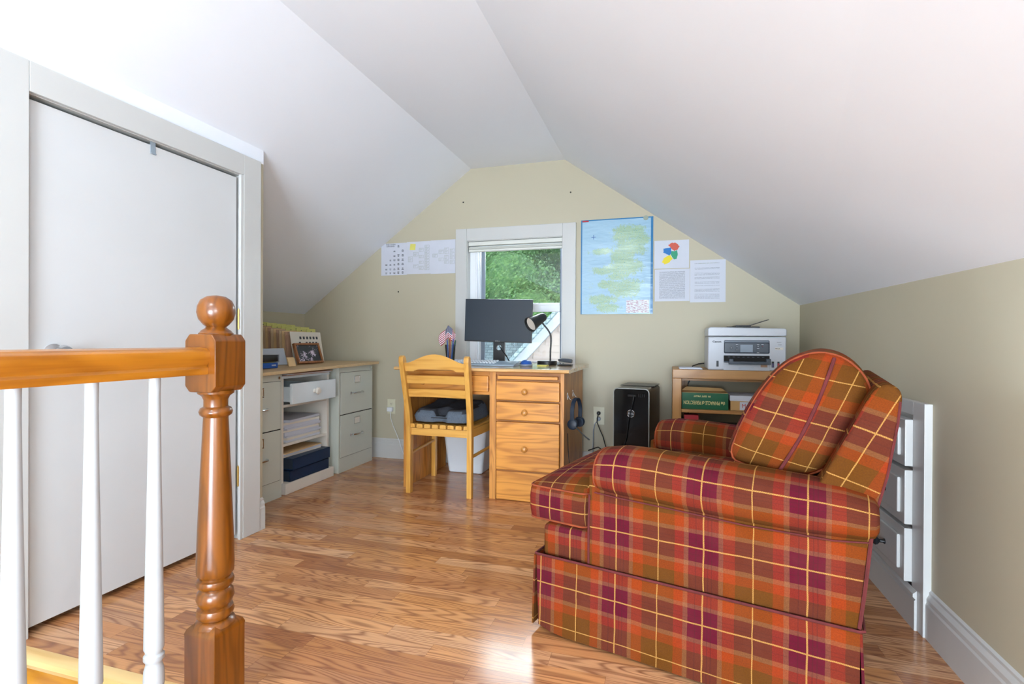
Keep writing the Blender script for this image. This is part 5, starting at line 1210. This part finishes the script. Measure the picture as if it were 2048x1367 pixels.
# lower shelf things
rb = thing('red_box', 'small red and white carton on the middle shelf of the bookcase', 'box', (.145, 3.34, .2795))
mb = MB(); mb.box(-.040, -.035, 0, .040, .04, .205, .002); mb.build('carton_body', M['paper'], rb)
mb = MB(); mb.box(-.041, -.0365, .178, .041, .041, .206, .002); mb.build('top_band', M['red'], rb)
mb = MB(); mb.box(-.024, -.0362, .145, .026, -.0345, .164); mb.build('printed_label', M['red'], rb)
mb = MB(); mb.box(.088, 3.36, .2795, .1045, 3.50, .448, .002); tag(mb.build('white_carton', M['paper']), 'thin white carton standing left of the small red carton', 'box')
M['slate'] = plain('dark_slate_case', '#39424b', .5)
mb = MB(); mb.box(.20, 3.33, .2795, .44, 3.56, .415, .006); tag(mb.build('storage_case', M['slate']), 'dark slate case on the middle shelf right of the red carton', 'case')
mb = MB(); mb.lathe([(0, 0), (.02, .0), (.034, .03), (.036, .08), (.025, .12), (0, .13)], seg=20, mat=Matrix.Translation((.45, 3.36, .425)) @ Matrix.Rotation(1.1, 4, 'Y')); mb.box(.455, 3.32, .2795, .56, 3.45, .42, .01); tag(mb.build('plastic_bag', M['bin']), 'crumpled white plastic bag at the right of the middle shelf', 'bag')

# printer
pr = thing('printer', 'white office inkjet printer with dark control panel on the bookcase', 'printer', (.443, 3.42, .7605))
W2 = .209; yf = -.150
mb = MB(); mb.box(-W2, yf, 0, W2, .15, .196, .008, seg=3); mb.build('printer_body', M['white_plastic'], pr)
mb = MB(); mb.prism([(-W2 - .001, .199), (W2 + .001, .199), (W2 + .001, .236), (W2 - .008, .243), (-W2 + .012, .252), (-W2 - .001, .242)], 'Y', yf - .001, .15, .006, seg=3); mb.build('scanner_lid', M['white_plastic'], pr)
mb = MB(); mb.box(-.105, -.12, .240, .075, .11, .2555, .004); mb.box(-.055, -.118, .2535, .028, .09, .263, .003); mb.build('document_feeder', M['black'], pr)
mb = MB(); mb.box(0, -.06, 0, .115, .09, .004, .001, Matrix.Translation((.025, 0, .258)) @ Matrix.Rotation(-.33, 4, 'Y')); mb.build('feeder_tray', M['graphite'], pr)
mb = MB(); mb.box(-.122, yf - .006, .098, .122, yf + .01, .176, .008, seg=3); M['bez_grey'] = plain('panel_surround', '#6d7682', .4); mb.build('panel_surround', M['bez_grey'], pr)
mb = MB(); mb.box(-.1215, yf - .009, .0985, .1215, yf + .005, .164, .007, seg=3); cp = mb.build('control_panel', M['printer_dark'], pr)
mb = MB(); mb.box(-.034, yf - .0105, .106, .032, yf - .0085, .149); mb.build('display', M['screen_grey'], pr)
mb = MB()
for x, z, r in ((-.052, .139, .0065), (-.052, .119, .0065), (.060, .141, .0055), (.060, .115, .0055), (-.083, .130, .0075), (.083, .141, .005)):
    mb.lathe([(0, 0), (r, 0), (r * .9, .0015), (0, .0018)], seg=18, mat=Matrix.Translation((x, yf - .0088, z)) @ Matrix.Rotation(PI / 2, 4, 'X'))
tag(mb.build('buttons', M['slate'], pr), kind='stuff')
mb = MB()
for x, z in ((-.052, .139), (-.052, .119), (.060, .141), (-.083, .130)): mb.box(x - .002, yf - .0112, z - .002, x + .002, yf - .0105, z + .002)
for x, z in ((-.052, .150), (.060, .151), (.060, .128), (.060, .104), (.083, .151)): mb.box(x - .006, yf - .0095, z - .001, x + .006, yf - .0088, z + .001)
tag(mb.build('button_marks', M['paper'], pr), kind='stuff')
mb = MB(); mb.box(.0815, yf - .0112, .1395, .0845, yf - .0105, .1425); mb.build('stop_mark', M['red'], pr)
mb = MB(); mb.box(-.123, yf - .001, .050, .123, yf + .02, .087, .003); mb.build('output_slot', M['dark'], pr)
mb = MB()
for k in range(8): mb.box(-.10 + k * .026, yf - .0018, .0765, -.088 + k * .026, yf - .0010, .0785)
mb.build('slot_ribs', M['bez_grey'], pr)
mb = MB(); mb.box(-.123, yf - .034, .046, .123, yf + .0, .053, .002); mb.box(-.098, yf - .036, .036, .123, yf - .028, .052, .002); mb.box(-.096, yf - .035, .040, -.072, yf - .01, .068, .004); mb.box(.10, yf - .035, .040, .123, yf - .01, .070, .004); mb.build('output_tray', M['printer_dark'], pr)
mb = MB(); mb.box(-.1235, yf - .0035, .0, .1235, yf + .004, .046, .002); mb.build('paper_cassette', M['white_plastic'], pr)
mb = MB(); mb.box(-.042, yf - .0045, .0005, .041, yf - .003, .018, .001); mb.build('cassette_grip', M['pale_grey'], pr)
for x, c in ((-.156, 'black'), (.139, 'ink_purple'), (.168, 'red'), (.196, 'ink_yellow')):
    if c == 'ink_purple': M[c] = plain('violet_ink', '#3f3572', .3)
    if c == 'ink_yellow': M[c] = plain('yellow_ink', '#c8a92c', .3)
    mb = MB(); mb.box(x - .006, yf - .0015, .020, x + .006, yf + .001, .054, .0015); mb.build('ink_window', M['black'], pr)
    if c != 'black': mb = MB(); mb.box(x - .004, yf - .0025, .022, x + .004, yf - .0010, .044, .001); mb.build('ink_level', M[c], pr)
mb = MB(); mb.box(.075, yf - .0045, .020, .110, yf - .0025, .036); mb.build('cassette_window', M['brown_paper'], pr)
text('logo', 'Canon', .0145, (-.160, yf - .0006, .166), FRONT, M['ink'], pr, sx=1.25, bold=.0006)
text('lettering', 'MAXIFY', .006, (.171, yf - .0006, .163), FRONT, M['ink'], pr, sx=1.1)
text('lettering', 'GX4020', .005, (.174, yf - .0006, .150), FRONT, M['ink'], pr, sx=1.1)
mb = MB(); mb.box(.150, yf - .001, .122, .192, yf + .0005, .134); mb.build('badge', M['cream'], pr)
text('lettering', 'MEGA', .009, (.163, yf - .0016, .128), FRONT, M['ink'], pr)

mb = MB(); mb.tube([(.26, 3.575, .79), (.20, 3.60, .78), (.165, 3.632, .765), (.160, 3.634, .70), (.135, 3.630, .64), (.14, 3.634, .50), (.14, 3.634, .10)], .004, 8)
adopt(mb.build('power_cable', M['black']), pr)

# ================================================================== papers and map on the back wall
yw = YB - .0015
mp = thing('wall_map', 'large laminated road map with blue edges taped right of the window', 'map', (-.335, yw, 1.44))
mb = MB(); mb.sheet(-.246, .244, -.328, .331, -.001, curl=.003, nx=24, nz=32)
# crinkled laminate
for v in mb.bm.verts: v.co.y -= .0035 * (noise.noise(Vector((v.co.x * 5, v.co.z * 9, 1.3))) + .6) * (1 - (abs(v.co.x) / .246) ** 6)
mb.build('map_sheet', M['map'], mp, angle=180)
mb = MB(); mb.box(-.236, -.0085, .316, -.192, -.0065, .326); mb.build('title_block', M['red'], mp)
mb = MB(); mb.box(-.172, -.0088, .207, -.142, -.0068, .2095); mb.box(-.1585, -.0088, .193, -.1555, -.0068, .223); mb.build('compass_cross', M['blue'], mp)
mb = MB(); mb.lathe([(0, 0), (.017, 0), (.017, .0006), (0, .0006)], seg=20, mat=Matrix.Translation((.195, -.0068, .322)) @ Matrix.Rotation(PI / 2, 4, 'X')); mb.build('seal', M['grey_ink'], mp)
def sheet_thing(name, x0, x1, z0, z1, label, cat, mat, curl=.0, off=0.0, group=None, tilt=0.0):
    o = thing(name, label, cat, ((x0 + x1) / 2, yw - off, (z0 + z1) / 2), 0, group); o.rotation_euler = (0, tilt, 0)
    hw_, hh = (x1 - x0) / 2, (z1 - z0) / 2
    mb = MB(); mb.sheet(-hw_, hw_, -hh, hh, -.001, curl=curl); mb.build('sheet', mat, o, angle=180); return o, hw_, hh
c1, w, h = sheet_thing('printed_chart', -2.163, -1.938, 1.432, 1.682, 'white sheet titled THE COUSIN EXPLAINER with a triangle of dark print', 'paper', M['paper'], 0, 0, 'chart sheets left of the window')
text('lettering', 'THE COUSIN\nEXPLAINER', .0155, (-.030, -.0018, .108), FRONT, M['ink'], c1, ext=.0002, spacing=.92)
mb = MB(); rn = random.Random(9); cols = [-.068, -.032, .003, .038, .075]
for r, n in enumerate([1, 2, 2, 3, 4, 5, 5, 5][:7]):
    z = [.098, .062, .026, -.008, -.042, -.078, -.108][r]
    use = {0: [3], 1: [2, 4], 2: [2, 3, 4], 3: [1, 2, 3, 4], 4: [0, 1, 2, 3, 4], 5: [0, 1, 2, 3, 4], 6: [0, 1, 2, 3, 4]}[r]
    for c in use:
        for q in range(2 + (c > 2)):
            ww = .006 + rn.random() * .004; mb.box(cols[c] - ww, -.0016, z - .006 + q * .0065, cols[c] + ww, -.0009, z - .0025 + q * .0065)
tag(mb.build('printed_names', M['ink'], c1), kind='stuff')
c2, w, h = sheet_thing('printed_chart', -1.938, -1.735, 1.436, 1.686, 'middle white chart sheet with pale boxes and a yellow sticky note', 'paper', M['paper'], 0, .0004, 'chart sheets left of the window')
c3, w, h = sheet_thing('printed_chart', -1.736, -1.532, 1.432, 1.688, 'right white chart sheet with pale boxes, touching the window casing', 'paper', M['paper'], 0, .0012, 'chart sheets left of the window', 0)
def tree_boxes(o, spec):
    mb = MB()
    for x, z, w_, h_, n in spec:
        for a in ((x, z, x + w_, z + .0012), (x, z + h_, x + w_, z + h_ + .0012), (x, z, x + .0012, z + h_), (x + w_, z, x + w_ + .0012, z + h_ + .0012)): mb.box(a[0], -.0016, a[1], a[2], -.0009, a[3])
        for k in range(n): mb.box(x + .004, -.0016, z + h_ * (k + .6) / (n + .4), x + w_ * (.55 + .3 * ((k * 7) % 3) / 2), -.0009, z + h_ * (k + .6) / (n + .4) + .0018)
    tag(mb.build('printed_boxes', M['grey_ink'], o), kind='stuff')
tree_boxes(c2, [(-.090, -.030, .036, .040, 4), (-.045, .012, .038, .030, 3), (-.045, -.078, .038, .026, 2), (.002, .046, .036, .026, 3), (.002, -.004, .036, .022, 2), (.002, -.046, .036, .020, 2), (.002, -.092, .036, .026, 3)] + [(.050, -.096 + k * .0215, .036, .017, 2) for k in range(9)])
tree_boxes(c3, [(-.085, -.002, .040, .026, 3), (-.034, .024, .040, .028, 3), (-.034, -.032, .036, .022, 2), (.012, .022, .034, .044, 5), (.012, -.020, .034, .030, 3), (.012, -.052, .034, .026, 3), (.058, .036, .036, .020, 2), (.058, .006, .036, .022, 2), (.058, -.020, .036, .020, 2), (.058, -.056, .034, .026, 3)])
mb = MB(); mb.sheet(-.023, .023, -.024, .024, 0, curl=.004); sn = mb.build('sticky_note', M['yellow_note'], None, angle=180); sn.location = (-1.888, yw - .0028, 1.645); sn.rotation_euler = (0, .06, 0); tag(sn, 'yellow sticky note stuck on the middle chart sheet', 'sticky note')
cm, w, h = sheet_thing('colour_map', -.083, .139, 1.415, 1.603, 'white sheet with a small red, blue, green and yellow county map', 'paper', M['paper'], .0, .0004)
def blob(pts, mat, name, r=.004, seed=1):
    rn = random.Random(seed); out = []
    for a, b in zip(pts, pts[1:] + pts[:1]):
        a, b = Vector(a), Vector(b); k = max(2, int((b - a).length / .006))
        for j in range(k): p = a.lerp(b, j / k); out.append((p.x + rn.uniform(-r, r) * .5, p.y + rn.uniform(-r, r) * .5))
    mb = MB(); mb.prism(out, 'Y', -.0018, -.0009); mb.build(name, mat, cm, smooth=False)
M['m_red'] = plain('map_red', '#cf5a48', .6); M['m_blue'] = plain('map_blue', '#1f74bd', .6); M['m_green'] = plain('map_green', '#2f9c74', .6); M['m_yel'] = plain('map_yellow', '#e6d12c', .6)
blob([(-.020, .062), (.000, .078), (.030, .074), (.052, .052), (.038, .030), (.018, .022), (.004, .030)], M['m_red'], 'red_region', seed=1)
blob([(-.052, .040), (-.030, .042), (-.006, .046), (.000, .025), (-.002, .008), (-.012, -.006), (-.030, .000), (-.054, .012)], M['m_blue'], 'blue_region', seed=2)
blob([(-.000, .022), (.018, .020), (.034, .026), (.040, -.002), (.032, -.032), (.016, -.036), (.004, -.018), (-.006, -.002)], M['m_green'], 'green_region', seed=3, r=.002)
blob([(-.030, -.010), (-.006, -.006), (.006, -.030), (-.018, -.056), (-.044, -.066), (-.062, -.052), (-.050, -.026)], M['m_yel'], 'yellow_region', seed=4)
sheet_thing('typed_page', -.079, .144, 1.195, 1.410, 'densely typed white page below the coloured county map sheet', 'paper', M['page_dense'], 0, .0004)
c5, w, h = sheet_thing('typed_letter', .146, .366, 1.185, 1.463, 'white letter with spaced paragraphs at the far right of the wall papers', 'paper', M['page_letter'], 0, .0004)
mb = MB()
for k in range(5): mb.box(-.055 + k * .023, -.0018, .116, -.037 + k * .023, -.0010, .119)
tag(mb.build('heading', M['grey_ink'], c5), kind='stuff')
for i, (x, z) in enumerate(((-2.013, 1.302), (-1.472, 1.962), (-.657, 1.976))):
    mb = MB(); mb.lathe([(0, 0), (.006, 0), (.005, .003), (0, .004)], seg=12, mat=Matrix.Translation((x, YB, z)) @ Matrix.Rotation(PI / 2, 4, 'X'))
    tag(mb.build('wall_screw', M['graphite']), ['dark screw in the wall below the chart sheets', 'dark screw in the wall above the left of the window', 'dark screw in the wall above the right of the window'][i], 'screw')

# ================================================================== outside
def tree(x, y, z, r, seed, label, nl=9000):
    t = thing('leafy_tree', label, 'tree', (x, y, -4.2)); rn = random.Random(seed)
    mb = MB(); mb.tube([(0, 0, 0), (.1, 0, 2.2), (-.05, .1, 3.6), (.1, 0, z + 4.2)], .2, 10, rad=[.28, .2, .15, .08])
    for k in range(5): a = rn.random() * 6.28; mb.tube([(0, 0, 2.5 + k * .4), (math.cos(a) * r * .5, math.sin(a) * r * .5, 3.4 + k * .5)], .06, 6)
    mb.build('trunk', M['bark'], t)
    bm = bmesh.new(); cl = [(Vector((rn.uniform(-1, 1) * r * .8, rn.uniform(-.8, .8) * r * .7, z + 4.2 + rn.uniform(-1, 1) * r * .85)), r * rn.uniform(.28, .5)) for _ in range(22)]
    for _ in range(nl):
        c, cr = rn.choice(cl); d = Vector((rn.gauss(0, 1), rn.gauss(0, 1), rn.gauss(0, 1))).normalized(); p = c + d * cr * rn.uniform(.75, 1.05)
        n1 = (d + Vector((rn.uniform(-.8, .8), rn.uniform(-.8, .8), rn.uniform(-.5, .9)))).normalized(); a = n1.orthogonal().normalized(); b = n1.cross(a); s = rn.uniform(.03, .065)
        bm.faces.new([bm.verts.new(p + a * s), bm.verts.new(p + b * s * .6), bm.verts.new(p - a * s), bm.verts.new(p - b * s * .6)])
    for c, cr in cl:
        bmesh.ops.create_icosphere(bm, subdivisions=2, radius=cr * .78, matrix=Matrix.Translation(c))
    me = bpy.data.meshes.new('foliage'); bm.to_mesh(me); bm.free(); me.materials.append(M['leaf']); o = bpy.data.objects.new('foliage', me); COL.objects.link(o); o.parent = t
tree(-5.0, 14.8, 2.2, 2.4, 1, 'nearer broad green tree filling the left of the window view', 60000)
tree(-4.6, 22.5, 2.4, 4.0, 2, 'farther green tree behind the nearer one, right of the window view', 60000)
# neighbour house: gable wall facing the window, roof rising to the right
nh = thing('neighbour_house', 'pale pink sided neighbouring house with a white rake board outside the window', 'house', (0, 9.0, -4.2))
def gz(x): return 4.40 + (x + 2.765) * 1.064
mb = MB(); pr_ = [(-3.2, 0), (3, 0), (3, 3.9), (-0.6, gz(-0.6)), (-3.2, gz(-3.2))]
mb.prism(pr_, 'Y', 0, .2); mb.build('gable_wall', M['siding'], nh, smooth=False)
mb = MB()
for k in range(60):
    z0 = k * .12; xs0 = max(-3.2, (z0 + .12 - 4.4) / 1.064 - 2.765) if z0 > 3.9 else -3.2
    if xs0 < -.6: mb.prism([(0, z0), (-.018, z0), (-.002, z0 + .12), (0, z0 + .12)], 'X', xs0, max(xs0 + .1, min(2.5, (6.705 - z0) / .78 - .6)))
mb.build('clapboards', M['siding'], nh, smooth=False)
mb = MB(); mb.prism([(-3.4, gz(-3.4) - .02), (-.6, gz(-.6) - .02), (-.6, gz(-.6) + .20), (-3.4, gz(-3.4) + .20)], 'Y', -.10, -.03); mb.build('rake_board', M['rake'], nh, smooth=False)
mb = MB(); mb.prism([(-3.5, gz(-3.5) + .20), (-.6, gz(-.6) + .20), (-.6, gz(-.6) + .28), (-3.5, gz(-3.5) + .28)], 'Y', -.22, 6); mb.build('roof', M['shingle'], nh, boxuv=(0, 0), smooth=False)
gh = thing('garage_roof', 'low building with grey shingled roof outside, seen under the monitor', 'house', (-4.2, 11.5, -4.2))
mb = MB(); mb.box(-3.5, 0, 0, 4.5, 3, 3.3); mb.build('walls', M['siding'], gh, smooth=False)
mb = MB(); mb.prism([(-.3, 3.2), (-.3, 3.3), (1.6, 5.55), (3.5, 3.3), (3.5, 3.2), (1.6, 5.45)], 'X', -3.6, 4.6); mb.build('roof', M['shingle'], gh, smooth=False, uvfn=lambda c, n: (c.x, (c.z) * 1.3))
mb = MB(); mb.box(-3.6, -.34, 3.14, 4.6, -.28, 3.32); mb.build('gutter', M['rake'], gh, smooth=False)
mb = MB(); mb.box(-40, 4.0, -4.4, 40, 60, -4.2); struct(mb, 'ground', plain('lawn', '#5d7a48', .9, var=.2, vscale=1), smooth=False)
